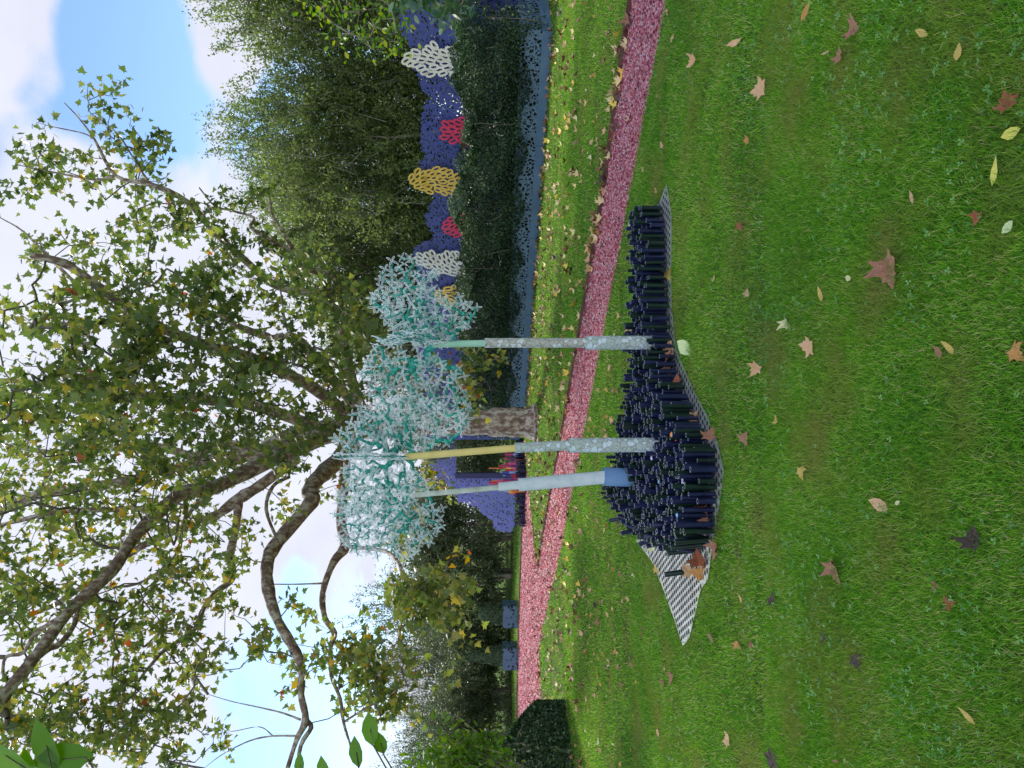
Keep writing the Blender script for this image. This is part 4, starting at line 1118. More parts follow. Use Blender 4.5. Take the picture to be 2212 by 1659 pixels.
hg = empty('hedge', hd0 + ux * 1.5 + uy); tag(hg, 'dark clipped hedge block rounded at its end, at the left edge by the path', 'hedge'); link('foliage', fastmesh(v, f, r), MT['hedge'], hg)
lst = []
for i in range(40):
    q = np.array(hd0 + ux * R.uniform(.3, 4) + uy * R.uniform(.3, 3)); lst.append(tube([q, q + [R.normal() * .1, R.normal() * .1, .7], q + [R.normal() * .2, R.normal() * .2, 1.2]], [.02, .014, .006], 5))
link('stem', tubes_mesh(lst), MT['stem'], hg)

# bright shrub leaning over that hedge
t0 = at(930, 1640, 9.5)
tree('bright green narrow leaved shrub in front of the clipped hedge at the left edge', t0.x - .25, 9.5, 0, 1.55, .62, .95, MT['bright'], 150, 16, .35, .085, name='shrub', cat='shrub', stems=6, show=80, tmpl=(OVL, OVF), trunk_r=.010, tw=.003)

# big-leaved shrub at the right edge
t0 = at(940, 10, 9.0)


def leaf_rosettes(label, name, ctrs, n_per, size, m, base, spread=.08, trunk_r=.012, cat='shrub'):
    root = empty(name, base); tag(root, label, cat)
    P = []; Nn = []; T = []
    for c in ctrs:
        for k in range(n_per):
            d = unit(R.normal(size=3) + np.array([0, 0, .3])); P.append(np.array(c) + d * size * .5 + R.normal(size=3) * spread); T.append(d); Nn.append(R.normal(size=3) + np.array([0, 0, 1.2]))
    v, f, r = scatter(OVL2, OVF2, np.array(P), np.array(Nn), np.array(T), size * (.7 + .5 * R.random(len(P)))); link('foliage', fastmesh(v, f, r), m, root, smooth=False)
    arr, par, w = grow([np.array(base), np.array(base) + [0, 0, .8]], np.array([tuple(c) for c in ctrs]))
    lst = [tube([arr[0], arr[1]], [trunk_r * 1.6, trunk_r * 1.5], 6)]
    for i in range(2, len(arr)): lst.append(tube([arr[par[i]], arr[i]], [min(.004 + .003 * math.sqrt(w[i]), trunk_r * 1.4), .004 + .0025 * math.sqrt(max(w[i] - 1, 0))], 5))
    link('stem', tubes_mesh(lst), MT['stem'], root)


OVL2 = [(0, -.5, 0), (.20, -.28, .04), (.27, .0, .06), (.20, .25, .03), (0, .52, -.05), (-.20, .25, .03), (-.27, 0, .06), (-.20, -.28, .04), (0, -.2, -.01), (0, .1, -.01)]
OVF2 = [(0, 1, 2, 8), (8, 2, 3, 9), (9, 3, 4, 4), (0, 8, 6, 7), (8, 9, 5, 6), (9, 4, 4, 5)]
OVF2 = [(0, 1, 8), (1, 2, 8), (2, 9, 8), (2, 3, 9), (3, 4, 9), (4, 5, 9), (5, 6, 9), (6, 8, 9), (6, 7, 8), (7, 0, 8)]
ct = [at(V, sy, 8.6 + R.random() * .6) for V, sy in [(905, 8), (925, 20), (948, 12), (965, 30), (985, 15), (1000, 5), (940, -10), (890, -10), (975, -15), (1010, -20), (870, 0), (915, -30), (960, 38)]]
leaf_rosettes('glossy large leaved shrub poking in at the right edge before the blue screen', 'shrub', ct, 14, .15, MT['big'], (at(940, -90, 9.0).x, 9.0, 0))
ct = [at(V, sy, 9.6 + R.random() * .8) for V, sy in [(700, 10), (740, 25), (770, 60), (800, 40), (830, 60), (860, 75), (790, 85), (750, 8), (720, -10), (820, 12), (850, 30), (680, -5), (840, 90), (870, 100), (760, -20), (800, -20), (720, 50), (690, 40), (730,80),(810,110)]]
leaf_rosettes('pale green broad leaved branches hanging in at the right edge above the screen', 'shrub', ct, 16, .085, MT['bright'], (at(940, -130, 10).x, 10.0, 0), spread=.13)

# big soft leaves right beside the photographer on the left
fr = empty('leafy_plant', (-2.05, 3.2, 0)); tag(fr, 'close plant with a few big light green leaves cut by the left edge', 'plant')
FLs = [((12, 1632), 105, (.9, .35)), ((100, 1610), 95, (.4, .9)), ((135, 1640), 100, (1, -.2)), ((62, 1655), 60, (.3, 1)), ((800, 1575), 55, (.25, 1)), ((770, 1625), 52, (.2, 1)), ((648, 1652), 40, (.3, 1)), ((822, 1605), 42, (.35, 1)), ((700, 1665), 50, (.2, 1))]
vs = []; stem = []
for (V, sy), sz, (dv_, ds_) in FLs:
    Yl = 3.1; c = np.array(at(V, sy, Yl)); L_ = sz * Yl / F
    tdir = np.array([ds_, 0, dv_]) * [1, 1, -1]; tdir = unit(np.array([ds_, .3, dv_])); nn = np.array([.15, -1, .25]) + R.normal(size=3) * .25
    vs.append(scatter(OVL2, OVF2, [c], [nn], [tdir], L_ * 1.25)); e = c - tdir * L_ * .6
    stem.append(tube([np.array([-2.05, 3.2, max(0.02, e[2] - .7)]), np.array([(e[0] - 2.05) / 2 - .1, 3.15, e[2] - .2]), e, c], [.006, .005, .003, .002], 6))
stem.append(tube([(-2.05, 3.2, 0), (-2.08, 3.22, 1.6), (-2.0, 3.2, 3.6)], [.012, .01, .004], 8))
for v, f, r in vs: link('leaf', fastmesh(v, f, r), MT['fore'], fr); link('stem', tubes_mesh(stem), MT['stem'], fr)

# ------------------------------------------------------------------ the plane tree
PLV = [(0.03, -.02), (.20, -.03), (.40, -.17), (.38, .02), (.34, .10), (.50, .16), (.66, .32), (.44, .36), (.30, .44), (.27, .52), (.30, .66), (.17, .68), (.12, .80), (0, 1.05)]
pl2 = PLV + [(-x_, y_) for x_, y_ in PLV[::-1][1:]]
PV = [(0, .28, -.03)] + [(x_, y_ - 0, .10 * abs(x_) + .12 * (y_ - .3) ** 2 * -1) for x_, y_ in pl2]
PF = [(0, i, i + 1) for i in range(1, len(pl2))] + [(0, len(pl2), 1)]
PTR = empty('plane_tree', G(1165, 914)); tag(PTR, 'large plane tree with mottled bark and long crooked limbs over the lawn', 'tree')
tY = G(1163, 914).y
LIMBS = []   # (pts px with Y, widths in px)


def limb(px, Ys, ws, n=4, k=10):
    P = [at(V, sy, y_) for (V, sy), y_ in zip(px, Ys)]; r_ = [w_ * y_ / F / 2 for w_, y_ in zip(ws, Ys)]
    P, r_ = smooth_path(P, r_, n); LIMBS.append((P, r_, k))


Yt = tY
limb([(1170, 914), (1158, 913), (1140, 913), (1080, 912), (1000, 913), (900, 916), (800, 922), (745, 928)], [Yt] * 8, [118, 86, 68, 60, 55, 50, 48, 52], 5, 20)
limb([(790, 922), (720, 935), (600, 985), (470, 1050), (390, 1067), (335, 1116), (290, 1160), (240, 1235), (150, 1320), (60, 1440), (-20, 1530)], [Yt, Yt - .2, 18, 17, 16.3, 15.8, 15.3, 14.6, 14, 13.3, 13], [44, 42, 36, 31, 30, 28, 26, 25, 25, 24, 22])
limb([(760, 960), (735, 990), (690, 1030), (668, 1060), (672, 1085), (600, 1170), (578, 1215), (580, 1275), (600, 1340), (640, 1410), (652, 1450), (650, 1500), (660, 1555), (640, 1600), (615, 1680)], [Yt, Yt - .5, 18, 17.6, 17.3, 16.6, 16.2, 15.8, 15.3, 15, 14.8, 14.5, 14.2, 14, 13.8],
     [44, 40, 34, 34, 32, 30, 27, 26, 22, 21, 17, 15, 16, 11, 9])
limb([(660, 1555), (672, 1572), (650, 1610), (640, 1680)], [14.2, 14.2, 14, 13.9], [11, 11, 9, 8])
limb([(745, 1000), (742, 1060), (737, 1130), (745, 1180), (720, 1215), (697, 1280), (702, 1335), (722, 1368), (714, 1400), (716, 1460), (735, 1510), (742, 1560), (757, 1610)], [Yt, 19, 18.5, 18, 17.5, 17, 16.6, 16.3, 16, 15.7, 15.4, 15.2, 15], [24, 22, 22, 24, 16, 13, 12, 13, 10, 9, 8, 7, 5])
limb([(800, 922), (700, 925), (620, 945), (548, 978), (430, 1001), (331, 1030), (231, 1047), (99, 1064), (-20, 1110)], [Yt, Yt, Yt, Yt, Yt, 20, 20.2, 20.5, 21], [40, 38, 34, 32, 28, 25, 23, 20, 18])
limb([(560, 970), (470, 960), (420, 985), (380, 975), (300, 960), (150, 980), (0, 960)], [Yt, Yt, 20, 20, 20.5, 21, 21], [24, 22, 20, 18, 15, 11, 8])
limb([(640, 990), (560, 1050), (516, 1077), (463, 1116), (397, 1140), (314, 1176), (230, 1230), (130, 1300), (60, 1330)], [Yt, 19.5, 19.5, 19.5, 19.8, 20, 20, 20, 20], [26, 24, 25, 20, 18, 15, 13, 11, 9])
limb([(516, 1077), (509, 1143), (497, 1200), (502, 1248), (465, 1281), (439, 1315), (420, 1359), (357, 1404), (331, 1430), (298, 1475), (286, 1527)], [19.5, 19, 18.6, 18.2, 18, 17.8, 17.5, 17.2, 17, 17, 17], [18, 17, 17, 15, 12, 11, 10, 8, 7, 5, 3])
limb([(420, 1359), (392, 1345), (380, 1360), (345, 1368), (320, 1390)], [17.5] * 5, [7, 7, 6, 5, 4])
limb([(650, 1555), (610, 1540), (560, 1528), (500, 1515), (450, 1500)], [14.2] * 5, [5, 4, 3, 2, 1])
limb([(640, 1590), (590, 1590), (540, 1600), (480, 1630), (440, 1660)], [14.2] * 5, [5, 4, 3, 2, 1])
limb([(590, 1590), (560, 1570), (500, 1580), (470, 1570)], [14.2] * 4, [3, 2, 1.5, 1])
limb([(700, 1260), (640, 1262), (590, 1262)], [16.8] * 3, [4, 3, 2])
limb([(600, 1170), (575, 1100), (590, 1050), (625, 1030)], [16.6, 16.9, 17.2, 17.6], [6, 8, 8, 8])
limb([(390, 1067), (331, 1096), (250, 1100), (130, 1105), (40, 1125), (-20, 1140)], [16.3, 16.3, 16.4, 16.5, 16.6, 16.7], [16, 14, 12, 11, 9, 8])
limb([(150, 1320), (110, 1345), (75, 1370), (50, 1410), (12, 1420), (8, 1462), (25, 1466)], [14, 14.2, 14.3, 14.4, 14.4, 14.4, 14.4], [9, 9, 9, 8, 7, 6, 5])
limb([(60, 1440), (100, 1405), (130, 1390), (160, 1350), (170, 1300)], [13.3, 13.8, 14, 14.3, 14.8], [14, 13, 12, 11, 8])
# limbs reaching right
limb([(800, 915), (770, 860), (745, 760), (736, 694), (704, 639), (602, 620), (532, 565), (463, 500), (403, 435), (324, 398), (250, 380), (204, 301), (170, 255), (139, 222)], [Yt, 19, 18, 17.5, 17.2, 17, 16.8, 16.5, 16.3, 16, 16, 15.8, 15.7, 15.6],
     [30, 27, 22, 19, 19, 17, 16, 15, 13, 11, 8, 5, 3, 2])
limb([(745, 760), (736, 671), (722, 602), (657, 579), (625, 542), (580, 515), (542, 491), (548, 470), (500, 455), (463, 444), (430, 405)], [18, 17.6, 17.3, 17.1, 16.9, 16.7, 16.5, 16.4, 16.3, 16.2, 16], [16, 15, 15, 13, 11, 9, 8, 6, 5, 4, 3])
limb([(645, 560), (610, 500), (588, 463), (579, 403)], [17, 17, 17.1, 17.2], [9, 8, 7, 5])
limb([(250, 380), (205, 388), (130, 375), (37, 356)], [16, 16, 16, 15.8], [6, 5, 4, 2])
limb([(204, 301), (180, 288), (120, 275), (80, 265)], [15.8, 15.8, 15.8, 15.8], [3, 3, 2, 1.5])
limb([(324, 398), (290, 345), (255, 290), (210, 255), (190, 240)], [16, 16, 15.9, 15.8, 15.8], [5, 4, 3, 2, 1.5])
limb([(760, 905), (680, 840), (560, 780), (430, 740), (330, 700), (259, 653), (194, 606), (139, 569), (66, 551)], [Yt, 18, 16.5, 15.4, 14.8, 14.3, 14, 13.8, 13.6], [30, 26, 24, 22, 21, 21, 20, 18, 14])
limb([(800, 912), (700, 800), (639, 731), (579, 727), (486, 685), (463, 579)], [Yt, 19, 18.5, 18.5, 18.3, 18], [26, 24, 20, 17, 14, 5])
limb([(486, 685), (400, 660), (324, 648), (285, 610), (255, 565)], [18.3, 18, 17.8, 17.6, 17.5], [10, 9, 7, 6, 4])
limb([(330, 700), (200, 640), (110, 560), (50, 500), (0, 470)], [14.8, 15, 15.4, 15.6, 15.8], [10, 8, 7, 4, 2])
limb([(700, 930), (560, 880), (400, 860), (250, 850), (100, 830), (-20, 820)], [Yt, 19, 18, 17.5, 17, 17], [28, 24, 20, 16, 13, 10])
limb([(470, 1050), (400, 1120), (380, 1200), (300, 1260), (200, 1270)], [17, 17, 17.2, 17.4, 17.6], [10, 9, 8, 6, 4])
# branch that hangs down at the left with yellow leaves
limb([(742, 1560), (790, 1530), (830, 1510), (870, 1480)], [15.2, 15.1, 15, 15], [5, 4, 4, 2])
limb([(745, 1180), (830, 1190), (860, 1215), (870, 1240), (900, 1265), (950, 1290), (1000, 1300)], [18, 16, 15, 14.6, 14.2, 14, 14], [8, 8, 8, 8, 7, 5, 3])
limb([(900, 1265), (880, 1290), (895, 1330)], [14.2, 14.1, 14], [5, 4, 3])
limb([(700, 930), (800, 850), (900, 830), (960, 815), (1000, 800)], [Yt, 18.3, 17.5, 17.2, 17], [9, 8, 6, 5, 3])
limb([(745, 1060), (850, 1050), (920, 1040), (960, 1030)], [19, 18.5, 18.2, 18], [7, 6, 4, 3])

limb_pts = np.concatenate([P[::2] for P, r_, k in LIMBS])
mainm = tubes_mesh([tube(P, r_ * (1 + .07 * np.sin(np.arange(len(r_)) * 2.1) + .05 * np.sin(np.arange(len(r_)) * .9 + 1)), k) for P, r_, k in LIMBS])
link('trunk', mainm, MT['bark'], PTR, smooth=True)

COLS = [350, 450, 550, 650, 750, 850, 950, 1050, 1150, 1250, 1350, 1450, 1550, 1650]
ROWS = {50: [1, 0, 2, 6, 8, 9, 8, 7, 6, 6, 3, 2, 3, 3], 150: [2, 1, 0, 6, 9, 9, 8, 8, 6, 5, 2, 5, 5, 2], 250: [1, 3, 2, 5, 8, 9, 9, 8, 5, 3, 4, 6, 4, 4], 350: [1, 4, 4, 4, 7, 9, 8, 6, 4, 5, 5, 5, 6, 5],
        450: [0, 1, 5, 5, 6, 8, 7, 5, 4, 3, 4, 4, 3, 0], 550: [0, 0, 4, 6, 6, 7, 6, 3, 2, 1, 2, 1, 0, 0], 650: [0, 0, 3, 6, 7, 7, 6, 2, 1, 0, 0, 1, 1, 0], 750: [0, 0, 0, 5, 7, 8, 4, 2, 0, 0, 0, 1, 2, 1]}
cl = []; ytone = []
for V, row in ROWS.items():
    for sy, d in zip(COLS, row):
        if sy < 600: d = d * .5
        if V > 500 and sy > 1000: d = d * .45
        if V > 600 and 800 < sy < 1000: d = d * .45
        if sy > 1100: d = d * .85
        if 600 < sy < 920: d = d * .74
        nc = R.poisson(d * 1.55) if d else 0
        for q in range(nc):
            yy = R.uniform(11.5, 15) if 600 < sy < 920 and V < 500 else R.uniform(16.5, 21.5) if 900 < sy < 1200 and R.random() < .6 else R.uniform(14, 18)
            cl.append(at(V + R.uniform(-55, 55), sy + R.uniform(-55, 55), yy)); ytone.append(.12 if sy > 1000 else (.08 if V < 350 else 0))
BL = [(780, 1440, 55, 50, 15, 28, .14), (830, 1500, 60, 50, 15, 26, .14), (850, 1430, 40, 30, 15, 8, .14), (880, 1530, 30, 30, 15, 8, .14), (920, 1285, 50, 45, 14, 34, .14), (965, 1300, 34, 45, 14, 28, .14), (900, 1330, 40, 30, 14, 10, .14),
      (860, 1180, 30, 30, 16, 8, .2), (1000, 800, 35, 60, 17, 12, .22), (1000, 860, 25, 40, 17, 8, .22), (940, 1030, 30, 35, 18.3, 9, .25), (130, 390, 60, 25, 15.9, 8, .05), (60, 350, 40, 14, 15.8, 6, .05), (200, 250, 30, 22, 15.8, 7, .05),
      (260, 330, 50, 40, 16, 14, .05), (330, 320, 40, 25, 16, 9, .03), (420, 460, 60, 50, 16.4, 18, 0), (480, 520, 50, 50, 16.6, 20, 0), (520, 420, 40, 30, 16.4, 8, 0), (600, 560, 60, 50, 16.9, 16, 0), (700, 640, 60, 60, 17.3, 24, 0), (20, 430, 25, 30, 15.8, 4, .05),
      (230, 530, 40, 30, 17.5, 8, .1), (400, 600, 30, 30, 18, 6, .1), (560, 1380, 30, 40, 15, 7, .15), (640, 1300, 30, 60, 15.3, 7, .2), (720, 1440, 40, 50, 15.5, 10, .2)]
for V, sy, rv, rs, Y_, n_, tn in BL:
    for q in range(max(2, int(n_ * .42))):
        a_ = R.random() * 6.283; rr = math.sqrt(R.random()); cl.append(at(V + rv * rr * math.sin(a_), sy + rs * rr * math.cos(a_), Y_ + R.normal() * .4)); ytone.append(tn)
# extra unseen leaf clusters added above the frame, placed to shade the near lawn
n_in = len(ytone)
while len(ytone) < n_in + 380:
    X_ = R.uniform(-3.4, 3.4); T_ = R.uniform(-2, 5.2); y_ = R.uniform(9.5, 18.5); z_ = (y_ - T_) * 1.057
    if z_ > 1.95 + .62 * y_: cl.append(Vector((X_ - .42 * z_, y_, z_))); ytone.append(0)
cl = np.array([tuple(q) for q in cl]); ytone = np.array(ytone)
# every spray carries two more tufts along a short arching twig
n_s = len(cl); dd = rdir(n_s, -.1) * R.uniform(.25, .5, (n_s, 1)); e2 = cl + dd; e3 = cl + dd * 1.9 + np.array([0, 0, -.10])
keep = R.random(n_s) < .75
cl = np.concatenate([cl, e2, e3[keep]]); ytone = np.concatenate([ytone, ytone, ytone[keep]])
arr, par, w = grow(limb_pts, cl, bend=.10)
nl0 = len(limb_pts); lst = []
for i in range(nl0, len(arr)):
    wa = .003 + .0030 * math.sqrt(w[i]); wb = .003 + .0030 * math.sqrt(max(w[i] - 1, 0)); lst.append(tube([arr[par[i]], arr[i]], [min(wa, .05), min(wb, .05)], 5))
link('twig', tubes_mesh(lst), MT['twig'], PTR)
per = 10; n_ = len(cl)
off = R.normal(size=(n_, per, 3)) * np.array([.11, .11, .10]); pos = (cl[:, None] + off).reshape(-1, 3)
nor = R.normal(size=(len(pos), 3)); nor[:, 2] += .5; tan = unit(off.reshape(-1, 3)) + R.normal(size=(len(pos), 3)) * .4 + [0, 0, -.25]
rn = np.clip(R.beta(1.6, 2.4, len(pos)) * .85 + np.repeat(ytone, per) + (R.random(len(pos)) < .02) * .35, 0, 1)
v, f, r = scatter(PV, PF, pos, nor, tan, .09 + .085 * R.random(len(pos)) ** 1.3, rn)
link('crown', fastmesh(v, f, r), MT['plane'], PTR)
print('plane leaves', len(pos))

# ------------------------------------------------------------------ fallen leaves on the ground
def curl(tv, amt, fold=0):
    a_ = np.array(tv, float); c_ = a_[:, 1].mean(); a_[:, 2] += amt * ((a_[:, 0]) ** 2 * 1.6 + (a_[:, 1] - c_) ** 2) + .05 * np.sin(a_[:, 0] * 9) * np.sin(a_[:, 1] * 8) + fold * np.abs(a_[:, 0]); return a_


STAR = [pymesh(curl(PV, q, fo_), PF) for q, fo_ in [(.2, .05), (.42, .12), (-.25, .1), (.55, .2)]]
lens = [(0, -.5, 0), (.11, -.25, .02), (.14, 0, .03), (.10, .25, .02), (0, .5, 0), (-.10, .25, .02), (-.14, 0, .03), (-.11, -.25, .02), (0, -.2, 0), (0, .1, 0)]
LENS = [pymesh(curl(lens, q), OVF2) for q in (.2, .7)]
ROUND = [pymesh(curl([(x_ * 1.9, y_, z_) for x_, y_, z_ in lens], q), OVF2) for q in (.3, .6)]
KIND = dict(star=STAR, lens=LENS, round=ROUND)
cache = {}


def fallen(V, sy, sz, colr, kind, label, group=None, zz_=.022, tilt=.28, pos=None):
    var = int(R.integers(len(KIND[kind]))); key = (kind, var, colr)
    if key not in cache:
        me = KIND[kind][var].copy(); me.materials.append(MT['dead_' + colr]); cache[key] = me
    g = pos if pos is not None else G(V, sy)
    dist = math.hypot(g.y, CH)
    o = bpy.data.objects.new('fallen_leaf', cache[key]); col.objects.link(o)
    s_ = sz * .84 * dist / F / (1.05 if kind != 'star' else 1.15); o.scale = (s_, s_, s_)
    o.location = (g.x, g.y, zz_ + g.z); rz_ = R.random() * 6.28; o.rotation_euler = (Euler((0, 0, rz_)).to_matrix() @ Matrix.Identity(3)).to_euler() if False else (Euler((abs(R.normal()) * tilt + .05, R.normal() * tilt * .6, 0)).to_matrix() @ Euler((0, 0, rz_)).to_matrix()).to_euler()
    tag(o, label, 'leaf', group or 'fallen leaves on the grass'); return o


BIG = [(1925, 560, 88, 'brown', 'star', 'biggest curled brown plane leaf, alone on the near lawn'), (1848, 62, 55, 'brown', 'star', 'brown curled plane leaf close to the right edge of the near lawn'),
       (1826, 132, 38, 'brown', 'star', 'small pinkish brown leaf beside a darker one in the near lawn at right'), (1660, 190, 55, 'tan', 'star', 'folded light tan leaf on the right of the near lawn'),
       (1808, 1212, 68, 'brown', 'star', 'brown plane leaf with raised stalk on the left half of the near lawn'), (1912, 1090, 60, 'tan', 'round', 'smooth tan oval leaf curling up in the middle of the near lawn'),
       (1487, 752, 70, 'paleg', 'round', 'large pale green leaf with white veins just in front of the tube bed'), (1765, 750, 50, 'tan', 'star', 'tan and yellow plane leaf in the lawn below the tube bed'),
       (1705, 690, 42, 'pale', 'star', 'pale yellowish star shaped leaf on the mid lawn'), (1738, 1010, 38, 'yellow', 'star', 'yellow leaf with a brown tip lying below the middle pole'), (1690, 911, 24, 'yellow', 'star', 'tiny bright yellow leaf on the mid lawn'),
       (2204, 288, 52, 'yellowgreen', 'round', 'spotted yellow green round leaf at the very front on the right'), (2196, 490, 42, 'paleg', 'round', 'pale green round leaf at the very front'), (2196, 232, 52, 'rust', 'star', 'dark reddish leaf at the very front on the right'),
       (2200, 752, 52, 'orange', 'star', 'orange brown leaf at the very front in the middle'), (2042, 760, 36, 'brown', 'round', 'small pink brown leaf next to a yellow strip leaf'), (2065, 752, 52, 'yellow', 'lens', 'yellow strip leaf next to a small pink brown leaf'),
       (2085, 112, 42, 'yellow', 'round', 'yellow oval leaf near the right front corner'), (2165, 368, 70, 'yellowgreen', 'lens', 'long narrow yellow green leaf in the front lawn'), (1606, 480, 32, 'rust', 'star', 'rusty leaf in the lawn right of the tube bed'),
       (1682, 1298, 36, 'black', 'star', 'blackened leaf below the bare end of the sheet'), (2118, 1185, 60, 'black', 'star', 'largest black shrivelled leaf at the front left'), (1680, 1630, 60, 'black', 'star', 'black wet leaf at the left edge of the lawn'),
       (1856, 1415, 45, 'black', 'star', 'narrow black leaf with a stalk on the left lawn'), (1786, 1378, 30, 'black', 'star', 'small black leaf on the left lawn'), (1556, 1174, 48, 'brown', 'star', 'light brown plane leaf against the front of the sheet'),
       (1598, 1384, 34, 'orange', 'star', 'orange and brown leaf below the left tip of the sheet'), (1626, 1392, 26, 'rust', 'star', 'small rusty leaf next to an orange one'), (2130, 460, 34, 'rust', 'star', 'small dark red leaf on the front lawn at right'),
       (2005, 72, 62, 'yellow', 'lens', 'long yellow leaf at the right edge of the front lawn'), (1752, 22, 60, 'orange', 'lens', 'long orange yellow leaf at the top right of the near lawn'), (1600, 92, 62, 'tan', 'lens', 'pale straw coloured strip leaf near the path'),
       (1510, 128, 40, 'tan', 'star', 'tan leaf beside the near side of the path at right'), (1982, 425, 42, 'tan', 'lens', 'thin tan leaf on the right front lawn'), (1782, 635, 45, 'yellow', 'lens', 'thin yellow leaf on the middle lawn'), (1845, 602, 28, 'pale', 'round', 'small cream leaf near the biggest brown leaf'),
       (2030, 1242 + 20, 24, 'brown', 'star', 'small brown leaf on the front left lawn'), (2058, 1305, 32, 'rust', 'star', 'reddish leaf low on the front left lawn'), (2103, 1545, 55, 'yellow', 'lens', 'orange strip leaf near the left front corner'), (1240, 300, 34, 'pale', 'lens', 'long pale leaf on the strip of lawn beyond the path'),
       (1952, 1086, 20, 'pale', 'round', 'tiny white leaf below the smooth tan leaf'), (1546, 1378, 28, 'brown', 'star', 'brown leaf at the left tip of the sheet'), (1460, 1460, 34, 'brown', 'star', 'brown leaf on the lawn left of the sheet'),
       (1623, 640, 26, 'tan', 'star', 'small tan leaf on the lawn right of the poles'), (1550, 600, 24, 'tan', 'lens', 'thin orange leaf in front of the tube bed at right')]
for V, sy, sz, c, kd, lb in BIG: fallen(V, sy, sz, c, kd, lb)
# leaves caught on the sheet edge, against the tubes
for V, sy, sz, c, lb in [(1522, 1222, 50, 'rust', 'rusty red plane leaf in the pile at the left end of the tubes'), (1508, 1240, 40, 'tan', 'light brown leaf in the pile at the left end of the tubes'), (1532, 1240, 40, 'orange', 'orange brown leaf at the pile edge by the lone tube'), (1535, 1110, 46, 'rust', 'dark red leaf leaning on the front tubes'),
                         (1545, 1125, 40, 'brown', 'brown leaf leaning on the front tubes beside a dark red one'), (1545, 950, 42, 'brown', 'brown leaf at the sheet edge under the middle pole'), (1505, 905, 48, 'tan', 'large tan leaf against the tubes right of the middle pole'), (1502, 925, 34, 'orange', 'orange brown leaf beside a large tan one at the tubes'),
                         (1452, 745, 46, 'tan', 'tan plane leaf on the sheet below the right pole'), (1462, 760, 40, 'brown', 'brown plane leaf on the sheet below the right pole'), (1460, 800, 44, 'brown', 'curled brown leaf on the sheet left of the right pole'), (1475, 830, 34, 'rust', 'dark brown leaf on the sheet between the poles'),
                         (1450, 600, 40, 'yellow', 'yellow leaf leaning on the right row of tubes'), (1437, 665, 40, 'green', 'dull green leaf on the right row of tubes'), (1430, 505, 26, 'rust', 'small rusty leaf against the right row of tubes'), (1420, 1190, 26, 'pale', 'cream leaf on the white sheet behind the tubes'),
                         (1425, 1225, 26, 'yellow', 'yellow leaf on the bare white sheet')]:
    fallen(V, sy, sz, c, 'star', lb, 'fallen leaves caught around the tube bed', zz_=.045, tilt=.8)
fallen(1376, 490, 36, 'paleg', 'round', 'whitish leaf standing on edge behind the right row of tubes', 'fallen leaves caught around the tube bed', zz_=.05, tilt=1.2)
cats = ['brown', 'tan', 'tan', 'pale', 'yellow', 'orange', 'rust', 'black', 'brown', 'tan']
nm = dict(brown='brown', tan='tan', pale='pale yellow', yellow='yellow', orange='orange', rust='rusty', black='blackened')
xs, ys = scat_ground(2100, 3.0, 24); wgt = R.random(2100)
dens = np.where(ys < 6, .10, np.where(ys < 9, .75, 1.0)); ok = (wgt < dens) & ~inpoly(xs, ys, plp)
onp = inpoly(xs, ys, ppoly); ok &= ~onp | (R.random(2100) < .14)
xs, ys = xs[ok], ys[ok]; o_ = np.argsort(ys); xs, ys = xs[o_], ys[o_]
print('random leaves', len(xs))
nind = 300 - len(BIG) - 18; rest = []


def lab_leaf(x_, y_, c, real, where):
    sy_ = 829.5 - x_ / y_ * F
    side = 'right of the tube bed' if sy_ < 400 else 'in line with the right row of tubes' if sy_ < 690 else 'in line with the right pole' if sy_ < 820 else 'in line with the middle pole' if sy_ < 1000 else 'in line with the left sculpture' if sy_ < 1190 else 'in line with the bare sheet tip' if sy_ < 1400 else 'toward the left edge'
    far = 'nearest' if y_ < 5 else 'near' if y_ < 6.8 else 'behind the bed' if y_ < 9 else 'far off by the wall' if y_ > 13 else 'far off'
    return f'{"tiny" if real < .085 else "small" if real < .11 else "broad"} {c} leaf, {far}, {side}{" on path" if "path" in where and "beyond" not in where else ""}'



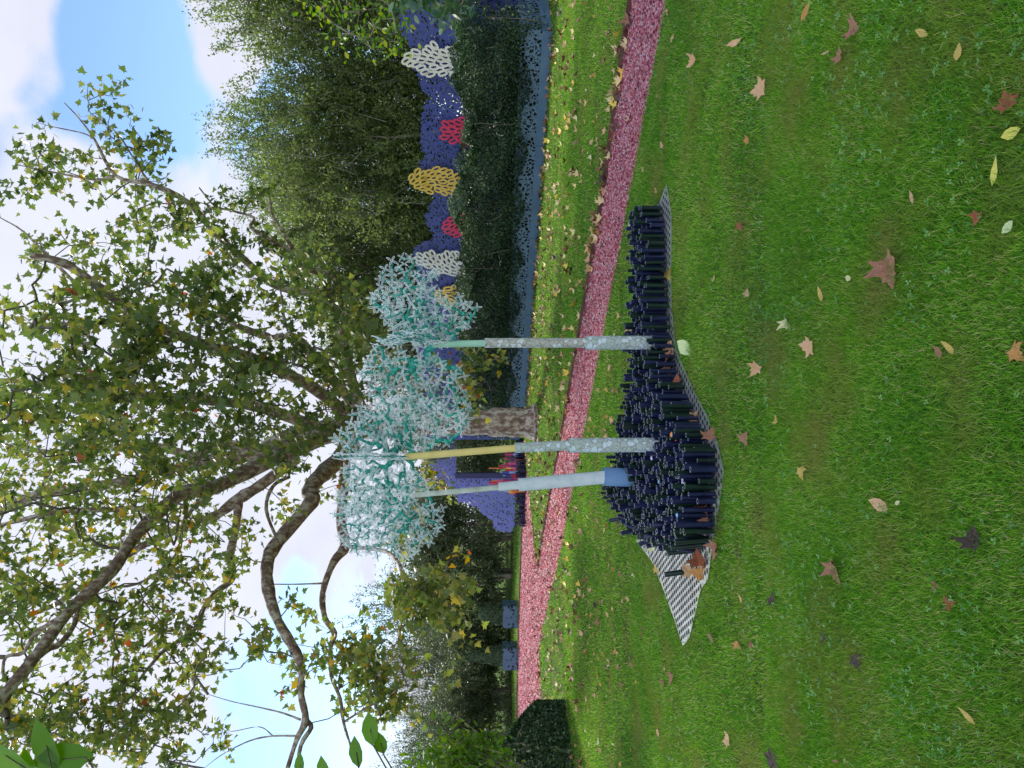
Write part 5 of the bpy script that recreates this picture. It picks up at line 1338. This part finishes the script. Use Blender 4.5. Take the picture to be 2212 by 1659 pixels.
for i, (x_, y_) in enumerate(zip(xs, ys)):
    onl = bool(inpoly(np.array([x_]), np.array([y_]), lawnp)[0]) or bool(inpoly(np.array([x_]), np.array([y_]), stripp)[0]); z_ = LZ if onl else 0.0
    onpath = bool(inpoly(np.array([x_]), np.array([y_]), ppoly)[0])
    c = cats[R.integers(len(cats))]; where = 'on the pink path' if onpath else ('on the lawn beyond the path' if onl else 'on the lawn around the tube bed')
    if i < nind:
        dist = math.hypot(y_, CH); real = R.uniform(.05, .12)
        fallen(0, 0, real * F / dist, c, 'star' if R.random() < .75 else 'lens', lab_leaf(x_, y_, nm[c], real, where), 'small fallen leaves scattered about', pos=Vector((x_, y_, z_)), zz_=.016 if onpath else .024)
    else: rest.append((x_, y_, z_ + (.018 if onpath else .036), c))
for c in set(q[3] for q in rest):
    pass
# far fallen leaves: one mesh
m, nt2, o2 = newmat('fallen_leaf_mix'); L2 = nt2.links.new
a_ = N(nt2, 'ShaderNodeAttribute', attribute_name='rnd'); rr_ = ramp(nt2, [(0, (.03, .02, .015)), (.15, (.2, .08, .04)), (.35, (.30, .16, .09)), (.6, (.46, .28, .14)), (.8, (.60, .50, .25)), (.92, (.62, .36, .04)), (1, (.6, .5, .08))]); L2(a_.outputs['Fac'], rr_.inputs[0])
p = N(nt2, 'ShaderNodeBsdfPrincipled'); p.inputs['Roughness'].default_value = .6; L2(rr_.outputs[0], p.inputs['Base Color']); L2(p.outputs[0], o2.inputs[0])
for q in range(170):      # leaves blown against the edging
    i_ = int(R.integers(2, len(far_edge) - 1)); t_ = R.random(); e_ = far_edge[i_ - 1].lerp(far_edge[i_], t_); onl = R.random() < .45
    rest.append((e_.x + R.normal() * .05, e_.y + (abs(R.normal()) * .12 + .03) * (1 if onl else -1), LZ + .02 if onl else .02, 'tan'))
for q in range(90):
    a_ = R.uniform(0, WL); e_ = W0 + wd * a_ - wn * (.05 + abs(R.normal()) * .15); rest.append((e_.x, e_.y, LZ + .02, 'tan'))
q = np.array([(a_, b_, c_) for a_, b_, c_, _ in rest]); n_ = len(q)
v, f, r = scatter(curl(PV, .4, .2), PF, q, np.column_stack([R.normal(size=(n_, 2)) * .6, np.ones(n_)]), R.normal(size=(n_, 3)), .06 + .07 * R.random(n_))
tag(link('fallen_leaves', fastmesh(v, f, r), m), 'more small fallen leaves strewn on the far lawn', 'leaves', kind='stuff')
print('objects', len(bpy.data.objects), 'faces', sum(len(o.data.polygons) for o in bpy.data.objects if o.type == 'MESH'))
